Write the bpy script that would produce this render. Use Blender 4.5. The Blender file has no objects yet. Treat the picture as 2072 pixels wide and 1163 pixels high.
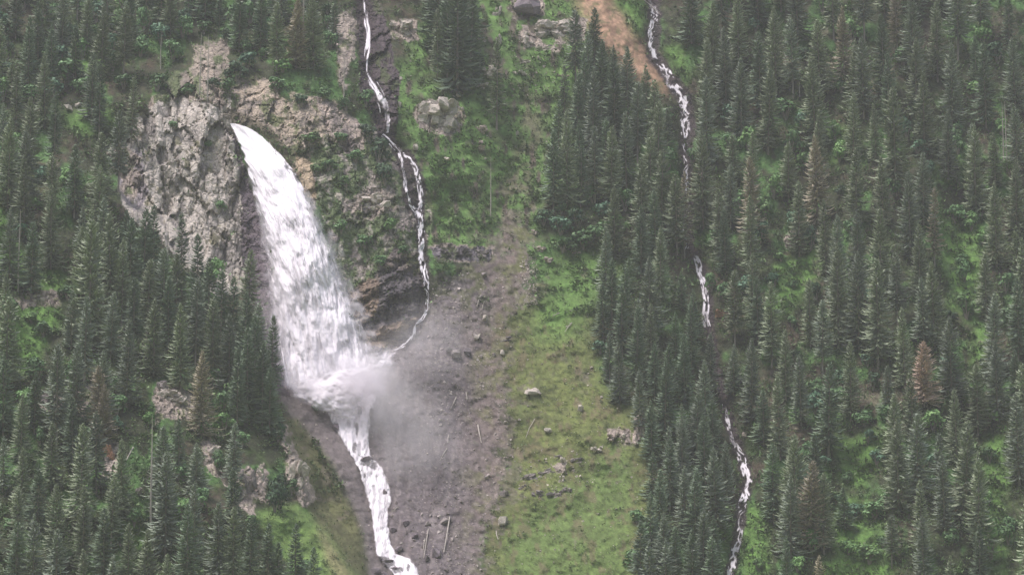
import bpy, bmesh, math, random
import numpy as np
from mathutils import Vector, Matrix

random.seed(7)
RNG = np.random.default_rng(11)
SC = bpy.context.scene
COL = SC.collection
R = math.radians

# ------------------------------------------------------------------ camera
F, CX, CY = 5400.0, 1036.0, 581.5
PITCH = R(9.0)
CAMZ = 1.7
cam_data = bpy.data.cameras.new('camera')
cam = bpy.data.objects.new('camera', cam_data)
COL.objects.link(cam)
cam.location = (0, 0, CAMZ)
cam.rotation_euler = (R(90) + PITCH, 0, 0)
cam_data.sensor_width = 36.0
cam_data.lens = F / 2072.0 * 36.0
cam_data.clip_start = 0.5
cam_data.clip_end = 5000
SC.camera = cam

# ------------------------------------------------------------------ light (bright overcast)
SUN_EL, SUN_AZ = 70.0, -95.0          # degrees; azimuth clockwise from +Y, behind-left of the camera
world = bpy.data.worlds.new('World')
SC.world = world
world.use_nodes = True
wn = world.node_tree
bg = wn.nodes['Background']
sky = wn.nodes.new('ShaderNodeTexSky')
sky.sky_type = 'NISHITA'
sky.sun_disc = False
sky.sun_elevation = R(SUN_EL)
sky.sun_rotation = R(SUN_AZ)
sky.air_density = 1.0
sky.dust_density = 5.0
sky.ozone_density = 0.6
hs = wn.nodes.new('ShaderNodeHueSaturation')       # cloud cover greys the sky
hs.inputs['Saturation'].default_value = 0.8
wn.links.new(sky.outputs[0], hs.inputs['Color'])
wn.links.new(hs.outputs[0], bg.inputs[0])
bg.inputs[1].default_value = 0.075
sun_d = bpy.data.lights.new('sun', 'SUN')
sun_d.energy = 1.5
sun_d.angle = R(20)
sun_d.color = (1.0, 0.935, 0.97)
sun = bpy.data.objects.new('sun', sun_d)
COL.objects.link(sun)
az, el = R(SUN_AZ), R(SUN_EL)
sdir = Vector((math.sin(az) * math.cos(el), math.cos(az) * math.cos(el), math.sin(el)))
sun.rotation_euler = sdir.to_track_quat('Z', 'Y').to_euler()

SC.view_settings.view_transform = 'Standard'
SC.view_settings.look = 'None'
SC.view_settings.gamma = 1
SC.view_settings.use_curve_mapping = False
SC.view_settings.exposure = 1.14
SC.render.engine = 'CYCLES'
SC.cycles.use_denoising = True
SC.cycles.max_bounces = 18
SC.cycles.diffuse_bounces = 3
SC.cycles.glossy_bounces = 1
SC.cycles.transparent_max_bounces = 24
SC.cycles.volume_bounces = 16
SC.cycles.volume_step_rate = 1.0

# ------------------------------------------------------------------ noise helpers (numpy)
def _h(ix, iy, seed):
    n = (ix.astype(np.int64) * 374761393 + iy.astype(np.int64) * 668265263 + seed * 1442695041) & 0xFFFFFFFF
    n = ((n ^ (n >> 13)) * 1274126177) & 0xFFFFFFFF
    n = (n ^ (n >> 16)) & 0xFFFFFFFF
    return n / 4294967295.0
def vn(x, y, seed=0):
    x = np.asarray(x, float); y = np.asarray(y, float)
    ix, iy = np.floor(x), np.floor(y)
    fx, fy = x - ix, y - iy
    fx = fx * fx * (3 - 2 * fx); fy = fy * fy * (3 - 2 * fy)
    a = _h(ix, iy, seed); b = _h(ix + 1, iy, seed); c = _h(ix, iy + 1, seed); d = _h(ix + 1, iy + 1, seed)
    return (a + (b - a) * fx) * (1 - fy) + (c + (d - c) * fx) * fy
def fbm(x, y, octv=4, seed=0, gain=0.5):
    s = 0; a = 1; t = 0
    for i in range(octv):
        s = s + a * vn(np.asarray(x) * 2 ** i + 17.3 * i, np.asarray(y) * 2 ** i - 9.1 * i, seed + i); t += a; a *= gain
    return s / t * 2 - 1                       # about -1..1
def worley(x, y, seed=0):
    """nearest cell: distance, id hash, offset to its centre, distance to second nearest"""
    ix, iy = np.floor(x), np.floor(y)
    best = np.full(x.shape, 1e9); sec = np.full(x.shape, 1e9)
    hid = np.zeros(x.shape); ox = np.zeros(x.shape); oy = np.zeros(x.shape)
    for dx in (-1, 0, 1):
        for dy in (-1, 0, 1):
            cx, cy = ix + dx, iy + dy
            px = cx + 0.1 + 0.8 * _h(cx, cy, seed); py = cy + 0.1 + 0.8 * _h(cx, cy, seed + 5)
            d = np.hypot(px - x, py - y)
            m = d < best
            sec = np.where(m, best, np.minimum(sec, d))
            hid = np.where(m, _h(cx, cy, seed + 9), hid)
            ox = np.where(m, x - px, ox); oy = np.where(m, y - py, oy)
            best = np.where(m, d, best)
    return best, sec, hid, ox, oy
def sstep(a, b, x):
    t = np.clip((x - a) / (b - a), 0, 1)
    return t * t * (3 - 2 * t)
def pip(px, py, poly):
    px = np.asarray(px, float); py = np.asarray(py, float)
    out = np.zeros(px.shape, bool)
    xs = [p[0] for p in poly]; ys = [p[1] for p in poly]
    sel = (px >= min(xs)) & (px <= max(xs)) & (py >= min(ys)) & (py <= max(ys))
    if not sel.any(): return out
    x = px[sel]; y = py[sel]; r = np.zeros(x.shape, bool)
    n = len(poly)
    for i in range(n):
        x1, y1 = poly[i]; x2, y2 = poly[(i + 1) % n]
        if y1 == y2: continue
        c = (y1 > y) != (y2 > y)
        r ^= c & (x < (x2 - x1) * (y - y1) / (y2 - y1) + x1)
    out[sel] = r
    return out
def poldist(px, py, pts):
    """distance to a polyline and parameter (index + fraction)"""
    best = np.full(np.shape(px), 1e9); par = np.zeros(np.shape(px))
    for i in range(len(pts) - 1):
        ax, ay = pts[i][:2]; bx, by = pts[i + 1][:2]
        L = (bx - ax) ** 2 + (by - ay) ** 2
        t = np.clip(((px - ax) * (bx - ax) + (py - ay) * (by - ay)) / L, 0, 1)
        d = np.hypot(px - ax - t * (bx - ax), py - ay - t * (by - ay))
        m = d < best
        best = np.where(m, d, best); par = np.where(m, i + t, par)
    return best, par
def blur(a, n):
    for ax in (0, 1):
        for _ in range(2):
            p = np.pad(a, [(n, n) if k == ax else (0, 0) for k in (0, 1)], mode='edge')
            c = np.cumsum(p, axis=ax)
            z = np.zeros_like(np.take(c, [0], axis=ax))
            c = np.concatenate([z, c], axis=ax)
            k = 2 * n + 1
            a = (np.take(c, range(k, c.shape[ax]), axis=ax) - np.take(c, range(0, c.shape[ax] - k), axis=ax)) / k
    return a

def srgb(r, g, b):
    f = lambda c: ((c / 255 + 0.055) / 1.055) ** 2.4 if c > 10 else c / 255 / 12.92
    return (f(r), f(g), f(b))

# ------------------------------------------------------------------ the mountainside: a depth survey
US = np.array([-300, 100, 300, 480, 600, 750, 900, 1050, 1250, 1450, 1700, 2400.])
VS = np.array([-260, 0, 200, 400, 600, 800, 1000, 1163, 1460.])
DT = np.array([
 [1075,1070,1065,1060,1060,1062,1070,1080,1080,1085,1085,1090],
 [1000,1000,1000,1000,1000,1005,1015,1025,1025,1030,1030,1035],
 [ 940, 940, 938, 938, 938, 948, 965, 980, 985, 992, 990, 995],
 [ 895, 895, 912, 915, 905, 915, 930, 942, 945, 952, 950, 955],
 [ 850, 855, 880, 895, 885, 893, 900, 905, 903, 912, 910, 915],
 [ 810, 812, 825, 850, 862, 868, 868, 868, 864, 874, 870, 875],
 [ 772, 775, 780, 795, 814, 828, 830, 830, 826, 836, 832, 838],
 [ 742, 745, 750, 765, 784, 792, 797, 798, 794, 804, 800, 806],
 [ 690, 692, 697, 706, 728, 738, 745, 745, 742, 750, 748, 752]], float)
STEP = 3.0
gu = np.arange(-300, 2372 + STEP, STEP); gv = np.arange(-260, 1460 + 1, STEP)
U, V = np.meshgrid(gu, gv)
def catmull(xk, yk, x):
    """1-D monotone-ish cubic along the last axis of yk"""
    m = np.gradient(yk, xk, axis=-1)
    i = np.clip(np.searchsorted(xk, x) - 1, 0, len(xk) - 2)
    h = xk[i + 1] - xk[i]; t = (x - xk[i]) / h
    return ((2*t**3-3*t**2+1) * yk[..., i] + (t**3-2*t**2+t) * h * m[..., i] + (-2*t**3+3*t**2) * yk[..., i+1] + (t**3-t**2) * h * m[..., i+1])
A = catmull(US, DT, gu)                       # rows VS x gu
D = catmull(VS, A.T, gv).T                    # gv x gu
NR, NC = D.shape

def region(poly, warp=10, scale=40, seed=0, soft=0):
    xs = [p[0] for p in poly]; ys = [p[1] for p in poly]; g = warp + 4
    c0, c1 = np.searchsorted(gu, [min(xs) - g, max(xs) + g]); r0, r1 = np.searchsorted(gv, [min(ys) - g, max(ys) + g])
    m = np.zeros(U.shape)
    if c1 > c0 and r1 > r0:
        u_, v_ = U[r0:r1, c0:c1], V[r0:r1, c0:c1]
        wu = u_ + warp * fbm(u_ / scale, v_ / scale, 3, seed + 3)
        wv = v_ + warp * fbm(u_ / scale, v_ / scale, 3, seed + 43)
        m[r0:r1, c0:c1] = pip(wu, wv, poly)
    if soft: m = blur(m, soft)
    return m

RIDGE = [(-400,300),(120,330),(200,350),(270,412),(330,452),(385,505),(440,560),(490,600),(520,670),(548,760),(566,830),(600,890),(625,960),(640,1030),(700,1100),(745,1180),(780,1500),(-400,1500)]
KNOLL = [(380,1000),(520,1035),(590,1030),(625,1050),(665,1090),(735,1185),(780,1500),(300,1500)]
CLIFF = [(235,300),(285,225),(320,195),(370,190),(430,170),(462,200),(470,250),(482,310),(490,350),(492,440),(500,540),(500,600),(440,600),(380,560),(320,500),(270,440),(238,360)]
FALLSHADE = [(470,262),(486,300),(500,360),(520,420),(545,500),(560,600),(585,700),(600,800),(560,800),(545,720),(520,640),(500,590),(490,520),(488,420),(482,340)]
UPCLIFF = [(300,205),(345,140),(380,150),(400,80),(450,70),(475,130),(480,180),(462,215),(400,200)]
TOPROCK = [(462,165),(520,160),(570,190),(640,190),(690,205),(730,255),(738,300),(690,320),(640,305),(615,345),(640,420),(620,400),(600,350),(570,300),(520,262),(480,250)]
WALL = [(600,300),(660,290),(750,270),(800,300),(850,370),(868,440),(862,540),(850,640),(745,680),(715,640),(690,560),(655,450)]
DARKROCK = [(722,590),(770,560),(800,545),(850,560),(862,610),(848,640),(770,662),(728,668)]
SLAB = [(735,672),(850,638),(852,660),(825,690),(780,702),(738,700)]
UNDERROCK = [(700,610),(740,580),(800,500),(860,520),(868,600),(860,650),(840,690),(790,712),(740,712),(735,690)]
CHUTE = [(718,-30),(755,-30),(770,20),(788,60),(795,130),(812,145),(806,230),(800,282),(770,290),(755,240),(730,190),(722,100)]
SCREE = [(866,590),(905,560),(950,545),(990,500),(1030,430),(1060,340),(1085,345),(1060,470),(1075,540),(1080,600),(1040,640),(990,690),(1020,760),(1030,850),(1040,920),(1010,1000),(985,1090),(965,1200),(960,1470),(740,1470),(770,1163),(760,1000),(700,860),(690,800),(740,715),(790,715),(845,680),(868,640)]
BANK = [(560,785),(640,800),(690,850),(720,920),(750,1000),(765,1080),(775,1163),(790,1480),(745,1300),(742,1163),(735,1080),(700,1000),(640,900),(600,850),(565,812)]
BANKMOSS = [(575,850),(605,850),(640,900),(690,985),(725,1060),(745,1163),(760,1400),(735,1180),(670,1090),(625,1040),(600,960)]
G_UP = [(800,160),(830,80),(880,50),(950,-30),(1190,-30),(1200,100),(1150,180),(1120,300),(1095,420),(1100,510),(1000,520),(880,500),(872,400),(858,340),(805,270)]
G_BRIGHT = [(1100,520),(1240,508),(1250,540),(1225,580),(1190,625),(1150,680),(1080,670),(1095,600)]
G_LOW = [(985,640),(1070,640),(1190,620),(1210,720),(1240,800),(1300,860),(1320,1000),(1300,1163),(1290,1470),(960,1470),(975,1163),(1010,1020),(1040,900),(1030,800),(1010,720)]
G_LOWBRIGHT = [(1150,1000),(1250,880),(1290,980),(1280,1163),(1270,1400),(1000,1400),(1030,1050),(1100,1015)]
SCAR = [(1170,-30),(1225,-20),(1262,40),(1300,90),(1345,135),(1352,190),(1310,175),(1262,135),(1215,80),(1180,30)]
GLADES = [
 [(1905,450),(1985,445),(1975,540),(1960,640),(1925,620),(1912,540)],
 [(1560,545),(1660,490),(1650,560),(1600,640),(1570,640)],
 [(1690,885),(1790,865),(1785,930),(1730,1000),(1695,960)],
 [(1690,990),(1740,1010),(1790,1060),(1800,1163),(1700,1250),(1670,1163)],
 [(1990,880),(2035,880),(2040,1000),(2030,1163),(1995,1163),(2000,1000)],
 [(1500,1010),(1570,1050),(1555,1120),(1530,1250),(1490,1250)],
 [(1680,240),(1706,248),(1704,340),(1684,330)],
 [(1340,100),(1385,90),(1400,140),(1395,190),(1370,150)],
 [(1225,-30),(1310,-30),(1305,60),(1300,85),(1262,35)],
 [(15,615),(115,605),(125,655),(85,715),(50,770),(25,700)],
 [(110,235),(205,212),(245,255),(160,275)],
 [(-20,400),(40,420),(50,560),(-20,560)],
 [(85,560),(140,545),(130,585),(80,595)],
 [(520,1040),(600,1020),(660,1080),(735,1180),(660,1200),(560,1110)],
 [(135,60),(230,90),(240,150),(140,140)],
 [(230,1040),(300,1060),(300,1120),(250,1110)],
 [(1950,700),(2000,640),(1995,720),(1960,760)],
]
LROCKS = [
 [(225,300),(285,310),(275,410),(245,380)],
 [(300,780),(345,770),(410,820),(400,850),(320,855)],
 [(400,885),(425,890),(470,960),(455,985),(410,945)],
 [(480,970),(530,930),(545,1000),(520,1040),(485,1025)],
 [(575,925),(610,935),(635,1000),(610,1022),(590,1000)],
 [(205,880),(235,895),(240,960),(215,955)],
 [(150,800),(205,760),(190,810),(155,860)],
 [(565,860),(600,870),(605,930),(575,925)],
 [(30,590),(125,590),(130,612),(35,625)],
 [(70,800),(120,795),(130,835),(90,830)],
 [(665,40),(725,20),(728,120),(690,200),(680,120)],
 [(790,40),(845,45),(842,75),(795,90)],
 [(1030,-30),(1100,-30),(1100,34),(1034,36)],
 [(1090,40),(1190,35),(1185,80),(1120,95)],
 [(1050,60),(1090,70),(1120,100),(1060,105)],
 [(846,205),(935,205),(938,275),(850,262)],
 [(710,395),(800,385),(800,425),(745,445),(712,440)],
 [(870,500),(992,500),(990,530),(880,525)],
 [(1590,470),(1650,465),(1650,505),(1600,510)],
 [(1120,934),(1150,928),(1150,952),(1125,954)],
 [(1280,840),(1305,845),(1305,905),(1285,905)],
 [(1230,870),(1275,870),(1275,895),(1235,895)],
]
ridge = region(RIDGE, 8, 60, 1, soft=4)
knoll = region(KNOLL, 3, 80, 2, soft=3)
cliff = region(CLIFF, 20, 34, 3)
D -= 20 * ridge
D -= 9 * knoll
def bump_at(u, v, ru, rv, amp):
    global D
    D += amp * np.exp(-((U - u) / ru) ** 2 - ((V - v) / rv) ** 2)
# long gullies and ribs
for (pts, w, a) in [
  ([(730,-260),(735,0),(745,160),(780,260),(800,300)], 28, 7),
  ([(815,310),(845,400),(855,560),(862,630)], 22, 4),
  ([(1300,-260),(1325,0),(1325,110),(1385,220),(1388,400),(1400,520),(1428,650),(1460,800),(1510,960),(1495,1060),(1475,1200),(1470,1460)], 26, 8),
  ([(1280,600),(1320,800),(1360,1000),(1370,1300)], 70, -9),
  ([(1060,200),(1030,350),(1010,500)], 30, 3),
  ([(690,830),(740,930),(768,1060),(790,1163),(820,1460)], 34, 6),
  ([(1950,400),(1940,650),(2010,950),(2020,1460)], 50, 7),
  ([(1800,-200),(1780,300),(1840,800),(1870,1400)], 80, -7),
  ([(1690,200),(1620,500),(1650,800),(1740,1000),(1740,1460)], 45, 6),
  ([(80,200),(60,600),(120,1000)], 60, 6),
  ([(900,700),(880,900),(900,1163),(900,1460)], 60, -2)]:
    d, _ = poldist(U, V, pts)
    D += a * np.exp(-(d / w) ** 2)
bump_at(790, 600, 60, 60, -4)
bump_at(800, 690, 50, 18, 3.5)                 # undercut above the slab
bump_at(850, 760, 60, 35, -3)
# cliff areas: blocky relief
rock = np.zeros_like(D)
def blocks(x, y, sx, sy, ang, seed):
    ca, sa = math.cos(ang), math.sin(ang)
    wx = x + 7 * fbm(x / 18, y / 30, 3, seed); wy = y + 7 * fbm(x / 18, y / 30, 3, seed + 7)
    a = (wx * ca + wy * sa) / sx; b = (-wx * sa + wy * ca) / sy
    f1, f2, hid, ox, oy = worley(a, b, seed)
    e = np.clip((f2 - f1) * 4, 0, 1)
    tilt = (np.mod(hid * 37.1, 1) - .5) * ox * 1.6 + (np.mod(hid * 91.7, 1) - .5) * oy * 1.6
    return (hid - .5) + tilt * 1.1 + (1 - e) * 0.22, hid
b1, h1 = blocks(U, V, 44, 110, -0.16, 21)
b2, h2 = blocks(U, V, 17, 36, -0.20, 31)
b3, h3 = blocks(U, V, 7, 14, 0.3, 41)
c1, k1 = blocks(U, V, 70, 26, -0.30, 51)
c2, k2 = blocks(U, V, 26, 10, -0.30, 61)
fallsh = region(FALLSHADE, 3, 30, 6)
upc = region(UPCLIFF, 26, 30, 7); top = region(TOPROCK, 24, 34, 8)
wall = region(WALL, 20, 40, 9); under = region(UNDERROCK, 6, 30, 10)
chute = region(CHUTE, 6, 25, 12)
lrock = np.zeros_like(D)
for i, p in enumerate(LROCKS): lrock = np.maximum(lrock, region(p, 20, 26, 60 + i))
cb = blur(cliff, 2); ub = blur(np.maximum(upc, top), 2)
vert = b1 * 6.5 + b2 * 2.2 + b3 * 0.45
horz = c1 * 3.6 + c2 * 1.5 + b3 * 0.7
D += cb * (vert * 1.05 + .7 * fbm(U / 16, V / 26, 4, 78, .6))
D += ub * (vert * .45 + horz * .5)
D += blur(wall, 2) * (horz * 0.32 + vert * .35 + 1.2 * fbm(U / 14, V / 18, 4, 79))
D += blur(under, 1) * horz * 0.8
D += blur(chute, 1) * (horz * .8 + b2 * 1.2)
D += blur(fallsh, 2) * (horz * .35 + 3.0)
D += blur(lrock, 1) * (b2 * 1.6 + b3 * 1.0 - 0.8)
rockall = np.clip(cb + ub + blur(wall, 1) + blur(chute, 1) + blur(lrock, 1) + blur(fallsh, 1), 0, 1)
scree = region(SCREE, 9, 40, 13, soft=1)
soft = 1 - rockall
D += soft * (1 - .6 * scree) * (5.0 * fbm(U / 150, V / 110, 3, 71) + 1.6 * fbm(U / 32, V / 24, 3, 72))
D += soft * 0.75 * fbm(U / 9, V / 7, 3, 73)
# terracettes on the meadows
D += soft * (1 - scree) * 0.35 * fbm(U / 34, V / 7, 3, 74)
D += scree * (0.5 * fbm(U / 14, V / 10, 2, 75) + 0.35 * fbm(U / 5, V / 5, 2, 76))

CO, SI = math.cos(PITCH), math.sin(PITCH)
def world_pt(u, v, d):
    x = (u - CX) / F; z = (CY - v) / F
    yw = CO - z * SI; zw = SI + z * CO
    s = d / yw
    return np.stack([x * s, np.asarray(d) * np.ones_like(x), zw * s + CAMZ], -1)
def depth(u, v, arr=None):
    arr = D if arr is None else arr
    fu = np.clip((np.asarray(u, float) - gu[0]) / STEP, 0, NC - 1.001); fv = np.clip((np.asarray(v, float) - gv[0]) / STEP, 0, NR - 1.001)
    iu = fu.astype(int); iv = fv.astype(int); a = fu - iu; b = fv - iv
    return (arr[iv, iu] * (1 - a) + arr[iv, iu + 1] * a) * (1 - b) + (arr[iv + 1, iu] * (1 - a) + arr[iv + 1, iu + 1] * a) * b
def on_slope(u, v):
    p = world_pt(np.array(float(u)), np.array(float(v)), depth(u, v))
    return Vector(p.tolist())
DS = blur(D, 3)                                # smoothed copy for laying water
W = world_pt(U, V, D)

# ------------------------------------------------------------------ ground colours (albedo)
def C3(r, g, b): return np.array(srgb(r, g, b))
alb = np.zeros(D.shape + (3,))
n1 = fbm(U / 22, V / 16, 4, 101); n2 = fbm(U / 70, V / 60, 3, 102); n3 = fbm(U / 6, V / 5, 3, 103)
def lerp(mask, col):
    global alb
    alb = alb * (1 - mask[..., None]) + np.asarray(col) * mask[..., None]
alb[:] = C3(56, 62, 42)
lerp(sstep(-.1, .5, n1), C3(66, 82, 46))
lerp(sstep(.1, .6, n2 + .5 * n3) * .7, C3(84, 70, 60))
lerp(sstep(.14, .38, fbm(U / 46, V / 60, 4, 104)), C3(80, 114, 62))
klass = np.zeros(D.shape, int)                 # 0 forest floor 1 meadow 2 scree 3 rock
def tint(base, spread, seed, s=20):
    k = fbm(U / s, V / (s * .7), 4, seed)[..., None]
    return np.clip(np.asarray(base) * (1 + spread * k), 0, 1)
def meadow(m, base, alt, seed, spread=.25):
    lerp(m, tint(base, spread, seed)); lerp(m * sstep(0, .5, fbm(U / 28, V / 18, 4, seed + 3)), tint(alt, spread, seed + 5))
    klass[m > .5] = 1
m = region(G_UP, 34, 60, 14, 3)
meadow(m, C3(104, 138, 74), C3(80, 98, 58), 200)
lerp(m * sstep(.0, .3, fbm(U / 9, V / 7, 3, 208)) * .3, C3(70, 84, 52))
lerp(m * sstep(.15, .45, fbm(U / 14, V / 30, 3, 210)), C3(98, 90, 80))
br = region([(1065,170),(1110,200),(1085,330),(1060,430),(1045,520),(1000,520),(1015,420),(1045,300)], 24, 34, 15, 4)
lerp(br * .75 * sstep(-.25, .2, fbm(U / 12, V / 20, 3, 213)), tint(C3(108, 96, 86), .3, 212, 10))
br = region([(975,360),(990,360),(960,440),(945,440)], 5, 20, 15, 1); lerp(br * .7, C3(80, 76, 68))
m = region(G_LOW, 40, 70, 17, 8)
meadow(m, C3(110, 120, 68), C3(92, 100, 60), 220, .3)
lerp(m * sstep(.05, .4, fbm(U / 12, V / 5, 3, 221)) * .45, C3(84, 84, 56))
lerp(m * sstep(.05, .5, fbm(U / 18, V / 12, 4, 225)) * .6 * sstep(1100, 1000, U + .2 * V - 150), C3(116, 104, 88))
m = region(G_LOWBRIGHT, 24, 70, 18, 5); lerp(m * .8, tint(C3(100, 124, 68), .3, 228, 20))
m = region(G_BRIGHT, 26, 44, 19, 9); meadow(m, C3(100, 134, 68), C3(84, 112, 58), 230, .25)
for i, g in enumerate(GLADES):
    m = region(g, 20, 36, 300 + i * 7, 2); meadow(m, C3(100, 136, 68), C3(72, 98, 52), 310 + i * 7, .35)
m = region(GLADES[13], 5, 40, 900, 2); meadow(m, C3(112, 138, 74), C3(98, 124, 66), 902, .25)
lerp(region([(640,1060),(665,1085),(700,1140),(730,1190),(690,1200),(660,1130)], 5, 20, 905, 2) * .7, C3(140, 128, 100))
m = sstep(.25, .75, blur(scree, 13) + (.5 * n1 + .35 * n2) * sstep(880, 980, U) + .22 * n3)
sc_r = sstep(900, 1040, U + 30 * n2)
lerp(m, tint(C3(102, 95, 98), .2, 240, 12)); lerp(m * sstep(.0, .4, fbm(U / 8 + V / 60, V / 70, 4, 238, .6)) * .5, C3(142, 133, 132)); lerp(m * sstep(.1, .4, fbm(U / 11 - V / 90, V / 80, 4, 237, .6)) * .5, C3(84, 76, 78)); lerp(m * sc_r, tint(C3(116, 104, 98), .25, 241, 12))
lerp(m * sstep(690, 570, V - .1 * (U - 900)) * sstep(-.1, .25, n1 + .3 * n3) * .85, tint(C3(88, 92, 62), .25, 239, 10))
lerp(m * sc_r * sstep(.0, .4, n1 + .5 * n2) * .85, tint(C3(100, 104, 66), .25, 242, 12))
lerp(m * sstep(.25, .55, n3) * .4, C3(158, 148, 146)); lerp(m * sstep(.1, .5, fbm(U / 16, V / 30, 4, 249)) * .45, C3(92, 82, 82))
klass[m > .5] = 2
m = region(BANK, 6, 30, 20, 2); lerp(m, tint(C3(118, 110, 110), .12, 243, 14)); klass[m > .5] = 2
m = region(BANKMOSS, 9, 24, 22, 2); lerp(m, tint(C3(100, 102, 68), .25, 245, 12)); lerp(m * sstep(.2, .5, n1) * .7, C3(122, 112, 98)); klass[m > .5] = 1
m = region(SCAR, 18, 22, 23, 3); m = m * (.72 + .28 * sstep(-.2, .2, n3)); lerp(m, tint(C3(176, 142, 118), .35, 246, 6)); lerp(m * sstep(.0, .35, fbm(U / 7, V / 22, 4, 247, .6)) * .75, C3(128, 104, 86)); lerp(m * sstep(.15, .35, fbm(U / 9, V / 9, 3, 248)) * .7, C3(84, 96, 56)); klass[m > .5] = 2
d, _ = poldist(U, V, [(462,232),(500,246),(540,266),(566,300),(586,336)])
lip = sstep(15, 8, d + 4 * n3)
g5 = fbm(U / 4.5, V / 3.5, 3, 260, .6)
alb *= (1 + .42 * g5)[..., None]
lm = region(G_LOW, 20, 70, 17, 6)
lerp(lm * sstep(.12, .35, fbm(U / 16, V / 24, 4, 261, .6)) * .6, tint(C3(112, 98, 80), .3, 262, 8)); lerp(lm * sstep(.1, .3, fbm(U / 11, V / 8, 4, 263, .65)) * .6, C3(72, 84, 46))
# rock
def rockpaint(m, light, dark, green, gthr, hid=None, seed=0):
    hid = h2 if hid is None else hid
    lerp(m, tint(light, .18, seed, 9))
    lerp(m * sstep(.62, .8, hid + .15 * n3) * .6, dark)
    lerp(m * sstep(.1, .4, fbm(U / 8, V / 26, 4, seed + 1)) * .45, dark)
    lerp(m * sstep(gthr, gthr + .15, fbm(U / 20, V / 24, 4, seed + 4, .65)) * .85, tint(green, .25, seed + 8, 10))
    klass[m > .5] = 3
m = region(CLIFF, 20, 34, 3); rockpaint(m, C3(188, 180, 170), C3(116, 110, 110), C3(110, 108, 80), .22, None, 400)
lerp(m * sstep(.1, .45, fbm(U / 30, V / 40, 3, 405)) * .6, tint(C3(194, 186, 178), .12, 406, 8))
m = region([(230,300),(285,310),(300,400),(270,430),(235,370)], 10, 20, 26); rockpaint(m, C3(152, 144, 146), C3(84, 80, 90), C3(90, 92, 66), .4, h3, 410)
rockpaint(upc, C3(160, 148, 136), C3(108, 100, 94), C3(84, 100, 60), -.02, None, 420)
rockpaint(top, C3(172, 158, 142), C3(102, 96, 96), C3(92, 102, 64), .14, k2, 430)
m = region(WALL, 20, 40, 9); rockpaint(m, C3(146, 136, 130), C3(88, 82, 84), C3(82, 104, 56), -.26, h3, 440)
lerp(m * sstep(.15, .35, fbm(U / 10, V / 16, 4, 443, .65)) * .7, C3(176, 166, 158)); lerp(m * sstep(.2, .4, fbm(U / 14, V / 12, 4, 444, .65)) * .7, C3(70, 92, 50))
m = region([(596,310),(632,330),(640,400),(622,400),(600,350)], 5, 20, 27); rockpaint(m, C3(178, 160, 136), C3(130, 116, 98), C3(100, 104, 66), .5, k2, 445)
m = region([(640,190),(735,255),(740,300),(700,310),(650,250)], 6, 20, 28); rockpaint(m, C3(170, 156, 146), C3(90, 84, 86), C3(88, 100, 60), .35, h2, 447)
rockpaint(under, C3(118, 108, 102), C3(78, 72, 76), C3(94, 100, 62), .3, k2, 450)
m = region(DARKROCK, 6, 24, 29); rockpaint(m, C3(98, 92, 94), C3(66, 62, 68), C3(84, 88, 62), .5, h3, 455)
m = region([(705,600),(745,560),(770,570),(760,640),(725,668)], 5, 20, 36); rockpaint(m, C3(128, 112, 98), C3(96, 84, 80), C3(94, 100, 62), .6, h3, 457)
m = region(SLAB, 3, 20, 30); rockpaint(m, C3(152, 134, 116), C3(118, 104, 96), C3(100, 104, 66), .7, k1, 460)
rockpaint(chute, C3(82, 72, 76), C3(50, 44, 48), C3(74, 84, 52), .12, h3, 470)
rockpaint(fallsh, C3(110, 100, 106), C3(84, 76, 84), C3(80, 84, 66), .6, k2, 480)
lerp(lip * .85, tint(C3(88, 82, 66), .25, 465, 8))
rockpaint(lrock, C3(166, 154, 144), C3(104, 96, 92), C3(92, 104, 62), .2, h3, 490)
m = region(LROCKS[17], 6, 18, 77); rockpaint(m, C3(112, 106, 112), C3(74, 70, 76), C3(84, 96, 58), .2, h3, 495)
# wet, bare bed along the streams
STREAM_BEDS = [([(735,-40),(745,160),(785,280)], 22), ([(800,300),(820,330),(830,410),(848,430)], 16), ([(825,312),(848,360),(852,430)], 14),
  ([(848,430),(855,500),(860,600),(850,650),(815,700)], 13),
  ([(1315,-60),(1325,40),(1322,110),(1350,150),(1385,200),(1392,260),(1386,320)], 19),
  ([(1386,320),(1390,420),(1395,500),(1418,540),(1432,600),(1436,670),(1450,760),(1468,830)], 13),
  ([(1468,830),(1490,900),(1512,960),(1500,1040),(1492,1090),(1478,1170),(1470,1300)], 15)]
for i, (pts, w) in enumerate(STREAM_BEDS):
    d, _ = poldist(U + 6 * n1, V, pts)
    m = sstep(w, w * .55, d + 4 * n3); lerp(m * .95, tint(C3(62, 52, 56), .3, 500 + i, 8)); klass[m > .6] = 3

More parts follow.
